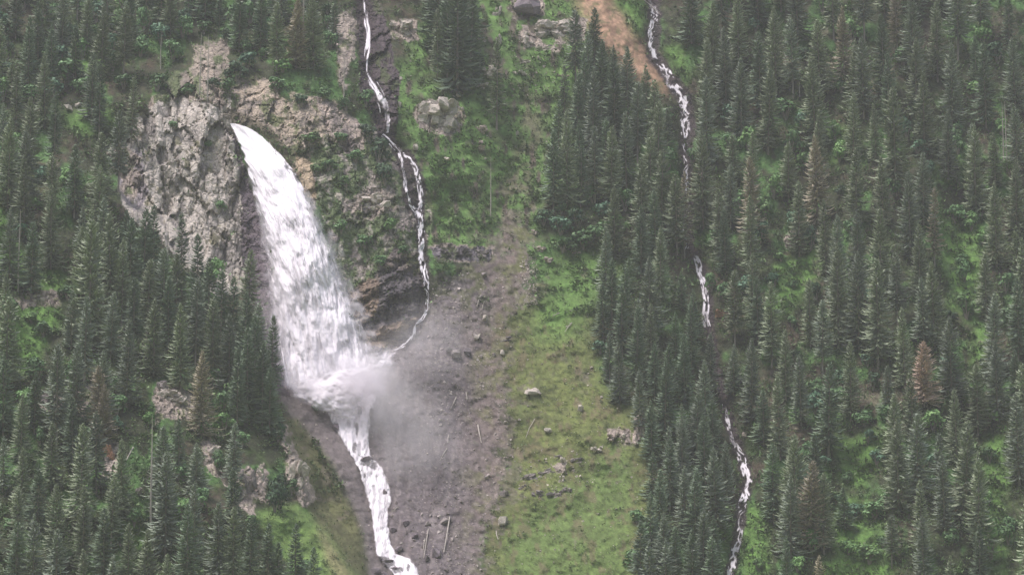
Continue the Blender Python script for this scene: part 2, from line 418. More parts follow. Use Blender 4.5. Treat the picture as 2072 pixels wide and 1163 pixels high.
# ------------------------------------------------------------------ materials
def new_mat(name):
    m = bpy.data.materials.new(name); m.use_nodes = True
    nt = m.node_tree; b = nt.nodes['Principled BSDF']
    return m, nt, b
def N(nt, t, **kw):
    n = nt.nodes.new(t)
    for k, v in kw.items():
        if k in n.inputs: n.inputs[k].default_value = v
        else: setattr(n, k, v)
    return n
def ground_mat(name, s1, s2, amp, bump, dist, rough=.9, vor=0):
    m, nt, b = new_mat(name)
    at = N(nt, 'ShaderNodeAttribute', attribute_name='Col')
    geo = N(nt, 'ShaderNodeNewGeometry')
    na = N(nt, 'ShaderNodeTexNoise', Scale=s1, Detail=6, Roughness=.65)
    nb = N(nt, 'ShaderNodeTexNoise', Scale=s2, Detail=4, Roughness=.7)
    nt.links.new(geo.outputs['Position'], na.inputs['Vector']); nt.links.new(geo.outputs['Position'], nb.inputs['Vector'])
    mr = N(nt, 'ShaderNodeMapRange'); mr.inputs[1].default_value = .3; mr.inputs[2].default_value = .7
    mr.inputs[3].default_value = 1 - amp; mr.inputs[4].default_value = 1 + amp; mr.clamp = False
    nt.links.new(na.outputs['Fac'], mr.inputs[0])
    mr2 = N(nt, 'ShaderNodeMapRange'); mr2.inputs[1].default_value = .3; mr2.inputs[2].default_value = .7
    mr2.inputs[3].default_value = 1 - amp * .8; mr2.inputs[4].default_value = 1 + amp * .8; mr2.clamp = False
    nt.links.new(nb.outputs['Fac'], mr2.inputs[0])
    mu = N(nt, 'ShaderNodeMath', operation='MULTIPLY'); nt.links.new(mr.outputs[0], mu.inputs[0]); nt.links.new(mr2.outputs[0], mu.inputs[1])
    vm = N(nt, 'ShaderNodeVectorMath', operation='SCALE'); nt.links.new(at.outputs['Color'], vm.inputs[0]); nt.links.new(mu.outputs[0], vm.inputs['Scale'])
    nt.links.new(vm.outputs[0], b.inputs['Base Color'])
    bp = N(nt, 'ShaderNodeBump', Strength=bump, Distance=dist)
    if vor:
        mp = N(nt, 'ShaderNodeMapping'); mp.inputs['Scale'].default_value = (.9, .9, .45); mp.inputs['Rotation'].default_value = (0, .25, 0)
        vo = N(nt, 'ShaderNodeTexVoronoi', Scale=vor, feature='DISTANCE_TO_EDGE'); nt.links.new(geo.outputs['Position'], mp.inputs[0]); nt.links.new(mp.outputs[0], vo.inputs['Vector'])
        cl = N(nt, 'ShaderNodeMapRange'); cl.inputs[2].default_value = .12; nt.links.new(vo.outputs['Distance'], cl.inputs[0])
        ad = N(nt, 'ShaderNodeMath', operation='MULTIPLY_ADD'); ad.inputs[1].default_value = 1.2
        nt.links.new(nb.outputs['Fac'], ad.inputs[0]); nt.links.new(cl.outputs[0], ad.inputs[2]); nt.links.new(ad.outputs[0], bp.inputs['Height'])
    else:
        nt.links.new(nb.outputs['Fac'], bp.inputs['Height'])
    nt.links.new(bp.outputs[0], b.inputs['Normal'])
    b.inputs['Roughness'].default_value = rough; b.inputs['Specular IOR Level'].default_value = .25
    return m
M_FLOOR = ground_mat('forest_soil', .25, 1.1, .35, 1, .8)
M_MEADOW = ground_mat('meadow_grass', .12, 1.6, .22, 1, .45)
M_SCREE = ground_mat('scree_debris', .3, 1.5, .2, 1, .35)
M_ROCK = ground_mat('cliff_rock', .35, 1.4, .28, .8, .6, .85, .4)
def plain_rock(name, col, amp=.25):
    m, nt, b = new_mat(name)
    oi = N(nt, 'ShaderNodeObjectInfo'); tc = N(nt, 'ShaderNodeTexCoord')
    na = N(nt, 'ShaderNodeTexNoise', Scale=1.6, Detail=6, Roughness=.7); nt.links.new(tc.outputs['Object'], na.inputs['Vector'])
    cr = N(nt, 'ShaderNodeValToRGB'); cr.color_ramp.elements[0].position = .3; cr.color_ramp.elements[1].position = .72
    cr.color_ramp.elements[0].color = (*[c * (1 - amp * 1.6) for c in col], 1); cr.color_ramp.elements[1].color = (*[min(1, c * (1 + amp)) for c in col], 1)
    nt.links.new(na.outputs['Fac'], cr.inputs[0])
    nt.links.new(cr.outputs[0], b.inputs['Base Color'])
    bp = N(nt, 'ShaderNodeBump', Strength=.8, Distance=.3); nt.links.new(na.outputs['Fac'], bp.inputs['Height']); nt.links.new(bp.outputs[0], b.inputs['Normal'])
    b.inputs['Roughness'].default_value = .88; b.inputs['Specular IOR Level'].default_value = .25
    return m
ROCKM = {'pale': plain_rock('pale_rock', srgb(192, 183, 173)), 'grey': plain_rock('grey_rock', srgb(142, 134, 132)), 'dark': plain_rock('dark_rock', srgb(106, 100, 104)),
         'pink': plain_rock('pinkish_rock', srgb(172, 158, 150)), 'orange': plain_rock('rusty_rock', srgb(160, 122, 98)), 'slate': plain_rock('slate_rock', srgb(134, 124, 130)),
         'lime': plain_rock('lichen_rock', srgb(168, 164, 134))}
def leaf_mat(name, col, tip, var=.3, rough=.65):
    m, nt, b = new_mat(name)
    oi = N(nt, 'ShaderNodeObjectInfo'); at = N(nt, 'ShaderNodeAttribute', attribute_name='tiplit_or_rand')
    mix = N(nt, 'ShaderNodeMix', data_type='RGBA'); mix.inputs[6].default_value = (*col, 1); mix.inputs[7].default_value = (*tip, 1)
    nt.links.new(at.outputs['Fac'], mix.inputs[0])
    mr = N(nt, 'ShaderNodeMapRange'); mr.inputs[3].default_value = 1 - var; mr.inputs[4].default_value = 1 + var
    nt.links.new(oi.outputs['Random'], mr.inputs[0])
    vm = N(nt, 'ShaderNodeVectorMath', operation='SCALE'); nt.links.new(mix.outputs[2], vm.inputs[0]); nt.links.new(mr.outputs[0], vm.inputs['Scale'])
    nt.links.new(vm.outputs[0], b.inputs['Base Color'])
    b.inputs['Roughness'].default_value = rough; b.inputs['Specular IOR Level'].default_value = .3
    return m
def flat_mat(name, col, rough=.85, amp=.2, scale=3):
    m, nt, b = new_mat(name)
    tc = N(nt, 'ShaderNodeTexCoord'); na = N(nt, 'ShaderNodeTexNoise', Scale=scale, Detail=4); nt.links.new(tc.outputs['Object'], na.inputs['Vector'])
    mr = N(nt, 'ShaderNodeMapRange'); mr.inputs[3].default_value = 1 - amp * 2; mr.inputs[4].default_value = 1 + amp * 2; nt.links.new(na.outputs['Fac'], mr.inputs[0])
    vm = N(nt, 'ShaderNodeVectorMath', operation='SCALE'); vm.inputs[0].default_value = col; nt.links.new(mr.outputs[0], vm.inputs['Scale'])
    nt.links.new(vm.outputs[0], b.inputs['Base Color']); b.inputs['Roughness'].default_value = rough
    return m
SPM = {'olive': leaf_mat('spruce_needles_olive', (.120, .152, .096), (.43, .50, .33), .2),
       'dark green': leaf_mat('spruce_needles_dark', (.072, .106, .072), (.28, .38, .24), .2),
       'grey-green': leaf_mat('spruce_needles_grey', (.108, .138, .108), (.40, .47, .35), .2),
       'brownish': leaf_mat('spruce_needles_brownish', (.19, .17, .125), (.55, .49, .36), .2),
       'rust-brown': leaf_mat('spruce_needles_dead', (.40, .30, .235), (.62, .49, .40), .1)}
M_BARK = flat_mat('spruce_bark', (.26, .225, .20)); M_BARKPALE = flat_mat('bleached_wood', (.42, .38, .34))
M_LEAF = {'bright green': leaf_mat('broad_leaves_bright', (.09, .20, .06), (.25, .42, .15)),
          'mid green': leaf_mat('broad_leaves_mid', (.065, .145, .055), (.18, .32, .13)),
          'dark green': leaf_mat('broad_leaves_dark', (.030, .070, .034), (.075, .150, .07)),
          'blue-green': leaf_mat('broad_leaves_blue', (.05, .12, .07), (.15, .28, .17))}
M_HERB = leaf_mat('herb_leaves', (.058, .105, .040), (.24, .34, .14), .3)
M_HERBD = leaf_mat('undergrowth_leaves', (.045, .085, .034), (.20, .31, .12), .3)

# ------------------------------------------------------------------ mesh helpers
def mk_mesh(name, verts, faces, mats=(), smooth=False, fm=None):
    me = bpy.data.meshes.new(name)
    verts = np.asarray(verts, np.float32); faces = np.asarray(faces, np.int32)
    k = faces.shape[1]
    me.vertices.add(len(verts)); me.vertices.foreach_set('co', verts.ravel())
    me.loops.add(faces.size); me.loops.foreach_set('vertex_index', faces.ravel())
    me.polygons.add(len(faces)); me.polygons.foreach_set('loop_start', np.arange(0, faces.size, k, dtype=np.int32))
    if smooth: me.polygons.foreach_set('use_smooth', np.ones(len(faces), bool))
    else: me.polygons.foreach_set('use_smooth', np.zeros(len(faces), bool))
    for m in mats: me.materials.append(m)
    if fm is not None: me.polygons.foreach_set('material_index', np.asarray(fm, np.int32))
    me.update(calc_edges=True)
    return me
def fattr(me, name, vals):
    a = me.attributes.new(name, 'FLOAT', 'POINT'); a.data.foreach_set('value', np.asarray(vals, np.float32))
def cattr(me, vals):
    a = me.color_attributes.new('Col', 'FLOAT_COLOR', 'POINT')
    v = np.concatenate([vals, np.ones((len(vals), 1))], 1).astype(np.float32); a.data.foreach_set('color', v.ravel())
def link(name, me, parent=None):
    o = bpy.data.objects.new(name, me); COL.objects.link(o)
    if parent is not None: o.parent = parent
    return o
def tag(o, label=None, cat=None, group=None, kind=None):
    if label: o['label'] = label
    if cat: o['category'] = cat
    if group: o['group'] = group
    if kind: o['kind'] = kind
    return o
def empty(name, loc, rz=0, s=1):
    o = bpy.data.objects.new(name, None); COL.objects.link(o)
    o.location = loc; o.rotation_euler = (0, 0, rz); o.scale = (s, s, s) if not hasattr(s, '__len__') else s
    o.empty_display_size = .5
    return o

# ------------------------------------------------------------------ terrain objects
idx = np.arange(NR * NC).reshape(NR, NC)
quads = np.stack([idx[:-1, :-1], idx[1:, :-1], idx[1:, 1:], idx[:-1, 1:]], -1).reshape(-1, 4)
kq = klass[:-1, :-1].ravel()
# smooth out class specks
kk = klass.copy()
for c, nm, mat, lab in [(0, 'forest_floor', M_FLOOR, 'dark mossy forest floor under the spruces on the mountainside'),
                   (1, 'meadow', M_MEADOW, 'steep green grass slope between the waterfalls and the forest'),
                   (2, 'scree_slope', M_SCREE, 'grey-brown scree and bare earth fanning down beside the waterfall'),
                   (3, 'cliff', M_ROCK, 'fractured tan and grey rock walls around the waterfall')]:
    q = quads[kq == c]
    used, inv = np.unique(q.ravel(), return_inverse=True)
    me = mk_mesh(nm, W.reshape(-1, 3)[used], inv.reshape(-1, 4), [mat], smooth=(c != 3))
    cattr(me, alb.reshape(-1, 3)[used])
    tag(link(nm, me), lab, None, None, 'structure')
# valley floor from the foot of the slope to behind the camera
foot = W[-1]
vf = [(-900, -400, 0), (900, -400, 0)]
me = bpy.data.meshes.new('valley_floor')
pts = [tuple(p) for p in foot[::12].tolist()]
pts = [(-900, pts[0][1], pts[0][2])] + pts + [(900, pts[-1][1], pts[-1][2])]
vv = pts + [(p[0] * (1 if abs(p[0]) > 800 else 3.2), -400, 0) for p in pts]
n = len(pts)
me = mk_mesh('valley_floor', vv, [(i, n + i, n + i + 1, i + 1) for i in range(n - 1)], [M_MEADOW])
cattr(me, np.tile(C3(112, 128, 70), (len(vv), 1)))
vfloor = link('valley_floor', me); tag(vfloor, 'grassy valley floor at the foot of the mountainside', None, None, 'structure')

hx = np.linspace(-1400, 1400, 60); hy = np.linspace(-400, -1500, 30)  # unseen slope added behind the camera to cut low-angle sky light
HX, HY = np.meshgrid(hx, hy); HZ = sstep(-400, -1500, HY) * 900 + 30 * fbm(HX / 160, HY / 160, 4, 990) * sstep(-400, -520, HY)
i = np.arange(60 * 30).reshape(30, 60)
me = mk_mesh('sky_blocking_slope', np.stack([HX, HY, HZ], -1).reshape(-1, 3), np.stack([i[:-1, :-1], i[:-1, 1:], i[1:, 1:], i[1:, :-1]], -1).reshape(-1, 4), [M_FLOOR], smooth=True)
cattr(me, np.tile(C3(70, 84, 56), (1800, 1))); tag(link('sky_blocking_slope', me), 'unseen opposite valley side added to block low sky light', None, None, 'structure')

# ------------------------------------------------------------------ water
def water_mat(name, col=(.86, .84, .88), transl=.0):
    m, nt, b = new_mat(name)
    at = N(nt, 'ShaderNodeAttribute', attribute_name='cover')
    b.inputs['Base Color'].default_value = (*col, 1); b.inputs['Roughness'].default_value = .6; b.inputs['Specular IOR Level'].default_value = .2
    out = nt.nodes['Material Output']
    tl = N(nt, 'ShaderNodeBsdfTranslucent'); tl.inputs['Color'].default_value = (*col, 1)
    mx = N(nt, 'ShaderNodeMixShader'); mx.inputs[0].default_value = .10
    nt.links.new(b.outputs[0], mx.inputs[1]); nt.links.new(tl.outputs[0], mx.inputs[2])
    tp = N(nt, 'ShaderNodeBsdfTransparent'); m3 = N(nt, 'ShaderNodeMixShader')
    nt.links.new(at.outputs['Fac'], m3.inputs[0]); nt.links.new(tp.outputs[0], m3.inputs[1]); nt.links.new(mx.outputs[0], m3.inputs[2])
    nt.links.new(m3.outputs[0], out.inputs['Surface'])
    return m
M_FOAM = water_mat('white_water', (.93, .89, .94)); M_VEIL = water_mat('water_veil', (.80, .77, .83))
def ribbon(name, rows, label, ns=14, off=.7, seed=0, dens=.1, freq=3.0, length=22.0, bul=.4, kind='structure', step=2.0, thin=.78, jitter=1.4, amp=.9, ragged=.45):
    """rows = (u, v, half width px); laid on the slope"""
    rows = np.array(rows, float); rows[:, 2] *= thin
    seg = np.hypot(np.diff(rows[:, 0]), np.diff(rows[:, 1])); s = np.concatenate([[0], np.cumsum(seg)])
    t = np.arange(0, s[-1], step)
    cu = np.interp(t, s, rows[:, 0]); cv = np.interp(t, s, rows[:, 1]); cw = np.interp(t, s, rows[:, 2])
    k = 3; ker = np.ones(2 * k + 1) / (2 * k + 1)
    sm = lambda a: np.convolve(np.pad(a, k, mode='edge'), ker, 'valid')
    cu, cv, cw = sm(cu), sm(cv), sm(cw)
    tu, tv = np.gradient(cu), np.gradient(cv); L = np.hypot(tu, tv) + 1e-6
    nu, nv = -tv / L, tu / L
    S = np.linspace(-1, 1, ns)
    jit = jitter * fbm(t / 14, t * 0, 3, seed)
    uu = cu[:, None] + nu[:, None] * S * cw[:, None] * 1.15 + jit[:, None]; vvv = cv[:, None] + nv[:, None] * S * cw[:, None] * 1.15
    T = np.repeat(t[:, None], ns, 1); SS = np.repeat(S[None], len(t), 0)
    wpx = SS * cw[:, None]
    rl = fbm(wpx / 4.0, T / 12, 3, seed + 2)
    d = depth(uu, vvv, DS)
    dmin = np.minimum(d, depth(uu, vvv)) - off - bul * (1 - SS ** 2) - .5 * rl
    P = world_pt(uu, vvv, dmin)
    br = 1 - np.abs(fbm(wpx / freq + 1.5 * fbm(T / length, T * 0, 2, seed + 6), T / length, 3, seed + 4)) * 4.0      # braids
    edge = 1 - np.abs(SS) ** 2.2
    cov = .86 * sstep(dens, dens + .55, br * amp * .95 + .55 * edge - ragged + .35 * fbm(wpx / 3, T / 9, 2, seed + 8)) * sstep(0, .25, edge) * (.35 + .65 * sstep(-.45, .0, fbm(T / 26, wpx / 12, 3, seed + 11)))
    i = np.arange(len(t) * ns).reshape(len(t), ns)
    q = np.stack([i[:-1, :-1], i[:-1, 1:], i[1:, 1:], i[1:, :-1]], -1).reshape(-1, 4)
    cq = cov.ravel()[q].max(1); q = q[cq > .02]
    me = mk_mesh(name, P.reshape(-1, 3), q, [M_FOAM], smooth=True); fattr(me, 'cover', cov.ravel())
    o = link(name, me); tag(o, label, None, None, kind)
    return o
ribbon('stream', [(734,-60,7),(738,0,7),(744,60,7),(743,120,7),(747,145,8),(752,165,11),(766,190,12),(778,215,13),(780,248,12),(779,272,9)],
       'thin upper waterfall dropping down a dark rock chute', seed=5, freq=6, length=70, ragged=.30, jitter=.7)
ribbon('stream', [(772,272,5),(785,284,6),(800,298,7),(812,310,8)], 'narrow water thread below the upper fall chute', ns=10, seed=6, ragged=.25)
ribbon('stream', [(808,308,4),(815,335,5),(820,365,5),(822,392,4),(830,412,5),(843,428,6)], 'left strand of the forked side stream', ns=8, seed=7, ragged=.25)
ribbon('stream', [(812,310,4),(830,322,5),(843,345,6),(849,375,7),(852,405,6),(848,428,6)], 'right strand of the forked side stream', ns=8, seed=8, ragged=.25)
ribbon('stream', [(846,424,9),(850,450,10),(853,480,8),(851,505,8),(855,535,9),(862,570,7),(865,600,5),(865,625,5),(855,643,4),(843,655,4),(838,675,4),(825,692,4),(808,704,4),(795,712,5),(782,722,7),(770,740,10)],
       'side stream joining the big waterfall at its foot', ns=12, seed=9, ragged=.2)
ribbon('stream', [(1310,-60,8),(1318,0,9),(1326,30,10),(1317,70,8),(1316,95,7),(1330,120,9),(1348,145,11),(1358,170,13),(1378,195,14),(1386,215,11),(1384,245,12),(1390,275,12),(1385,290,6),(1387,320,5),(1389,360,6),(1388,400,6),(1388,440,6),(1384,480,5),(1390,505,5)],
       'upper reach of the cascading stream in a dark bed beside the orange scar', seed=10, freq=5, length=16, ragged=.40)
ribbon('stream', [(1405,515,5),(1412,530,8),(1418,560,8),(1425,580,9),(1429,610,8),(1427,640,9),(1431,665,9)],
       'middle reach of the forest stream framed by spruces', ns=10, seed=11, ragged=.15)
ribbon('stream', [(1462,815,4),(1468,835,5),(1474,860,5),(1481,890,5),(1492,905,6),(1500,925,10),(1508,950,10),(1514,975,10),(1508,1005,10),(1500,1025,10),(1494,1050,9),(1500,1075,9),(1490,1100,9),(1484,1130,9),(1477,1163,10),(1470,1220,10)],
       'lower reach of the forest stream winding between spruces', seed=12, freq=5, length=20, ragged=.2)
def interp_edges(tab, v):
    tab = np.array(tab, float); return np.interp(v, tab[:, 0], tab[:, 1])
RIV_L = [(795,585),(815,640),(830,664),(850,672),(880,688),(900,700),(925,716),(950,728),(975,737),(1000,744),(1030,752),(1060,757),(1100,762),(1120,764),(1140,780),(1163,800),(1250,830)]
RIV_R = [(795,770),(815,760),(830,748),(850,745),(880,742),(900,741),(925,748),(945,768),(975,780),(1000,786),(1015,786),(1030,780),(1060,780),(1100,786),(1120,798),(1130,828),(1145,838),(1163,843),(1250,870)]
HOLES = [(652,822,15,9),(692,820,12,10),(728,832,5,12),(743,934,17,12),(757,942,9,10),(681,868,6,16),(722,870,4,18),(717,905,6,12),(738,962,3,6),(787,1139,17,12),(775,1131,10,8),(804,1152,15,9),(826,1146,4,10)]
def fall_sheet(name, LT, RT, v0, v1, nr, nc, offf, covf, mat, label, relief):
    v = np.linspace(v0, v1, nr); S = np.linspace(0, 1, nc)
    l = interp_edges(LT, v); r = interp_edges(RT, v)
    if name == 'river': l = l - 4; r = r + 6
    VV = np.repeat(v[:, None], nc, 1); SS = np.repeat(S[None], nr, 0)
    UU = l[:, None] + (r - l)[:, None] * SS
    d = np.minimum(depth(UU, VV, DF), depth(UU, VV, DFmin)) - offf(UU, VV, SS) - relief(UU, VV, SS)
    P = world_pt(UU, VV, d)
    cov = np.clip(covf(UU, VV, SS), 0, 1)
    i = np.arange(nr * nc).reshape(nr, nc)
    q = np.stack([i[:-1, :-1], i[:-1, 1:], i[1:, 1:], i[1:, :-1]], -1).reshape(-1, 4)
    q = q[cov.ravel()[q].max(1) > .015]
    me = mk_mesh(name, P.reshape(-1, 3), q, [mat], smooth=True); fattr(me, 'cover', cov.ravel())
    o = link(name, me); tag(o, label, None, None, 'structure'); return o
DF = blur(D, 9); DFmin = blur(D, 2)
def rel_riv(u, v, s): return .9 * fbm(u / 9, v / 14, 4, 801) + .5 * fbm(u / 4, v / 7, 2, 803)
def cov_riv(u, v, s):
    c = sstep(0, .10, s + .06 * fbm(u / 6, v / 8, 3, 811)) * sstep(0, .12, 1 - s + .07 * fbm(u / 6, v / 8, 3, 812))
    c *= .62 + .38 * sstep(-.35, .1, fbm(u / 6 + .4 * fbm(v / 20, u / 20, 2, 2), v / 22, 4, 813))
    for (hu, hv, a, b) in HOLES:
        rr = ((u - hu) / a) ** 2 + ((v - hv) / b) ** 2
        c *= .25 + .75 * sstep(.35, .9, rr + .6 * fbm(u / 5, v / 5, 3, 815))
    return c
fall_sheet('river', RIV_L, RIV_R, 797, 1250, 300, 64, lambda u, v, s: .8 + 1.2 * np.sin(np.pi * s), cov_riv, M_FOAM, 'white torrent rushing down from the foot of the waterfall', rel_riv)
FL = [(250,465),(270,474),(280,479),(300,487),(330,497),(380,510),(430,520),(470,528),(500,534),(540,541),(600,547),(650,549),(700,548),(740,550),(780,556),(800,585),(815,615)]
FR = [(250,474),(256,500),(270,524),(290,548),(320,574),(345,594),(370,610),(386,616),(400,624),(450,649),(500,672),(540,688),(575,701),(600,713),(625,720),(650,730),(700,750),(740,762),(780,775),(800,770),(815,750)]
def flow(u, v): # coordinate that follows the leaning jet
    return u - np.interp(v, [250, 350, 450, 600, 700, 815], [475, 545, 585, 628, 645, 665])
def tongues(x, y, seed, per=70, fr=7):
    """ragged-tipped tongues of falling water: bright, then a jagged lower end"""
    ph = y / per + 1.3 * fbm(x / 26, y / 300, 2, seed) + .45 * np.abs(fbm(x / fr, y / 200, 3, seed + 1)) * 1.6
    f = ph - np.floor(ph)
    return sstep(0, .45, f) * (1 - sstep(.80, .99, f))
PATCH = [(550,392,18,11,.5),(592,440,17,34,.55),(612,492,10,40,.4),(527,445,8,38,.75),(606,578,20,44,.75),(640,600,12,60,.35),(577,690,14,60,.4),(560,730,13,60,.85),(625,690,10,40,.4),(566,640,8,50,.4),(650,540,8,40,.25),(700,690,14,60,.3),(594,760,10,35,.6),(573,790,16,25,.5),(565,470,5,40,.35),(632,430,7,30,.3)]
def cov_fall(u, v, s):
    x = flow(u, v)
    t1 = tongues(x, v, 820, 95, 6); t2 = tongues(x + 31, v + 23, 830, 60, 4.5); st = fbm(x / 7.5, v / 44, 5, 840, .6)
    gap = np.zeros_like(u)
    for (pu, pv, a, b, k) in PATCH:
        wu = 5 * fbm(u / 12, v / 40, 3, 850); 
        g = np.exp(-(((u - pu + wu) / a) ** 2 + ((v - pv + 14 * fbm(x / 5, v / 200, 2, 852)) / b) ** 2) ** 1.6)
        gap = np.maximum(gap, k * g)
    low = sstep(330, 480, v)
    c = 1.22 - .26 * low * (1 - t1) - .14 * low * (1 - t2) + .34 * st * low - gap * .85
    c = np.where(low < .2, np.maximum(c, 1 - gap), c)
    er = .05 + .10 * low
    jag = .09 * fbm(v / 16, u / 10, 4, 870, .65) + .05 * (tongues(x, v, 875, 60, 3) - .5) * low
    fe = .13 * sstep(250, 330, v) * fbm(x / 5, v / 13, 3, 874)
    c *= sstep(0, er * 1.3, s + .05 * fbm(v / 9, u / 40, 3, 873) + fe * .6) * sstep(0, er * 1.7, 1 - s + jag + fe)
    lowleft = sstep(640, 700, v) * sstep(.24, .04, s)
    c *= 1 - lowleft * (1 - sstep(.08, .3, np.abs(fbm(x / 5, v / 90, 2, 880)) * -1.6 + .45))
    c *= 1 - sstep(750, 808, v + 26 * fbm(u / 20, v / 40, 3, 888))
    return c
def rel_fall(u, v, s):
    x = flow(u, v); low = sstep(300, 420, v)
    return (.6 + 1.0 * low) * fbm(x / 14, v / 34, 4, 890) + low * .7 * (tongues(x, v, 820, 95, 6) - .5) + .4 * (.4 + .6 * low) * fbm(x / 5, v / 11, 3, 893)
fall_sheet('waterfall', FL, FR, 250, 815, 420, 170, lambda u, v, s: 3.4 + 3.8 * np.sin(np.pi * s) * sstep(250, 420, v), cov_fall, M_FOAM, 'powerful white waterfall leaping from a notch in the grey cliff', rel_fall)
def cov_veil(u, v, s):
    x = flow(u, v)
    c = .82 + .22 * fbm(x / 6, v / 80, 3, 900) - .2 * sstep(350, 500, v)
    c *= sstep(0, .16, s + .05 * fbm(v / 12, u / 40, 3, 901)) * sstep(0, .18, 1 - s + .06 * fbm(v / 12, u / 40, 3, 902))
    c *= 1 - .75 * sstep(600, 700, v) * sstep(.22, .06, s)
    return c * (1 - sstep(790, 812, v))
fall_sheet('waterfall_veil', FL, FR, 258, 812, 200, 60, lambda u, v, s: .9 + 1.2 * np.sin(np.pi * s), cov_veil, M_VEIL, 'thinner veil of water falling behind the main jet', lambda u, v, s: .6 * fbm(u / 10, v / 30, 3, 905))

FL2 = [(a, b - 12 * min(1, max(0, (a - 320) / 200))) for a, b in FL]; FR2 = [(a, b + 34 * min(1, max(0, (a - 300) / 330))) for a, b in FR]
def cov_plume(u, v, s):
    x = flow(u, v)
    c = .62 + .55 * fbm(x / 14, v / 36, 4, 930, .6)
    c *= sstep(0, .22, s + .10 * fbm(u / 10, v / 18, 3, 931)) * sstep(0, .30, 1 - s + .14 * fbm(u / 12, v / 16, 4, 932))
    return c * sstep(270, 420, v) * (1 - sstep(770, 812, v + 20 * fbm(u / 18, v / 30, 2, 933))) * (1 - .6 * sstep(620, 700, v) * sstep(.2, .05, s))
fall_sheet('waterfall_spray', FL2, FR2, 262, 815, 240, 90, lambda u, v, s: 1.6 + 1.6 * np.sin(np.pi * s), cov_plume, M_FOAM, 'feathery outer spray blowing off the falling water', lambda u, v, s: .8 * fbm(u / 12, v / 20, 3, 935))
SL = [(690,745),(715,735),(740,722),(755,640),(770,585),(800,582),(815,600),(835,650),(870,690)]
SR = [(690,815),(710,822),(730,805),(750,795),(770,780),(790,772),(810,765),(835,750),(870,745)]
def cov_splash(u, v, s):
    n = fbm(u / 26, v / 20, 4, 920)
    c = sstep(0, .42, s + .16 * n) * sstep(0, .5, 1 - s + .2 * fbm(u / 22, v / 16, 4, 921)) * sstep(690, 740, v + 14 * n) * (1 - sstep(815, 865, v + 16 * n))
    return c * (.86 + .25 * n)
fall_sheet('splash', SL, SR, 690, 870, 120, 110, lambda u, v, s: 7.5 + 3 * np.sin(np.pi * s) - 6 * sstep(800, 870, v), cov_splash, M_FOAM, 'boiling white water where the fall strikes the rocks', lambda u, v, s: 2.2 * fbm(u / 20, v / 16, 4, 925))
# spray: real volumes of drifting droplets
def mist_blob(name, u, v, doff, ru, rv, rd, dens, seed, label, falloff=1.6, tilt=0):
    d = float(depth(u, v)) - doff
    c = world_pt(np.array(float(u)), np.array(float(v)), np.array(d))
    bm = bmesh.new(); bmesh.ops.create_icosphere(bm, subdivisions=3, radius=1.0)
    me = bpy.data.meshes.new(name); bm.to_mesh(me); bm.free()
    o = link(name, me); o.location = c.tolist(); o.scale = (ru * d / F, rd, rv * d / F); o.rotation_euler = (0, tilt, 0)
    m = bpy.data.materials.new(name); m.use_nodes = True; nt = m.node_tree; nt.nodes.remove(nt.nodes['Principled BSDF'])
    out = nt.nodes['Material Output']
    pv = N(nt, 'ShaderNodeVolumePrincipled'); pv.inputs['Color'].default_value = (.99, .965, .998, 1)
    pv.inputs['Anisotropy'].default_value = -.1
    tc = N(nt, 'ShaderNodeTexCoord')
    ln = N(nt, 'ShaderNodeVectorMath', operation='LENGTH'); nt.links.new(tc.outputs['Object'], ln.inputs[0])
    fo = N(nt, 'ShaderNodeMapRange', interpolation_type='SMOOTHSTEP'); fo.inputs[1].default_value = 1; fo.inputs[2].default_value = 0.0; fo.inputs[3].default_value = 0; fo.inputs[4].default_value = 1
    nt.links.new(ln.outputs['Value'], fo.inputs[0])
    pw = N(nt, 'ShaderNodeMath', operation='POWER'); pw.inputs[1].default_value = falloff; nt.links.new(fo.outputs[0], pw.inputs[0])
    mp = N(nt, 'ShaderNodeMapping'); mp.inputs['Location'].default_value = (seed * 3.1, seed * 1.7, 0); nt.links.new(tc.outputs['Object'], mp.inputs[0])
    no = N(nt, 'ShaderNodeTexNoise', Scale=2.6, Detail=4, Roughness=.6, Distortion=.8); nt.links.new(mp.outputs[0], no.inputs['Vector'])
    mr = N(nt, 'ShaderNodeMapRange'); mr.inputs[1].default_value = .34; mr.inputs[2].default_value = .62; nt.links.new(no.outputs['Fac'], mr.inputs[0])
    mu = N(nt, 'ShaderNodeMath', operation='MULTIPLY'); nt.links.new(pw.outputs[0], mu.inputs[0]); nt.links.new(mr.outputs[0], mu.inputs[1])
    m2 = N(nt, 'ShaderNodeMath', operation='MULTIPLY'); m2.inputs[1].default_value = dens; nt.links.new(mu.outputs[0], m2.inputs[0])
    nt.links.new(m2.outputs[0], pv.inputs['Density']); nt.links.new(pv.outputs[0], out.inputs['Volume'])
    me.materials.append(m)
    tag(o, label, None, None, 'stuff')
    return o
mist_blob('spray_mist', 700, 770, 15, 120, 78, 11, .10, 1, 'dense white spray boiling at the foot of the waterfall', .9)
mist_blob('spray_mist', 770, 800, 13, 105, 150, 11, .10, 2, 'bright mist drifting from the waterfall foot over the torrent', 1.0, -.25)
mist_blob('spray_mist', 745, 765, 15, 70, 62, 8, .26, 9, 'bright puff of spray where the side stream meets the fall', .9)
mist_blob('spray_mist', 835, 900, 12, 130, 210, 13, .06, 5, 'thin mist drifting over the scree beside the torrent', 1.0, -.15)
mist_blob('spray_mist', 860, 700, 13, 125, 120, 11, .06, 3, 'faint mist hanging before the rock slab and side stream', 1.0)
mist_blob('spray_mist', 650, 690, 12, 80, 110, 6, .07, 7, 'thin spray softening the lower part of the waterfall', .9)
mist_blob('spray_mist', 565, 660, 8, 60, 190, 8, .07, 4, 'faint mist along the shaded rock left of the waterfall', 1.0)

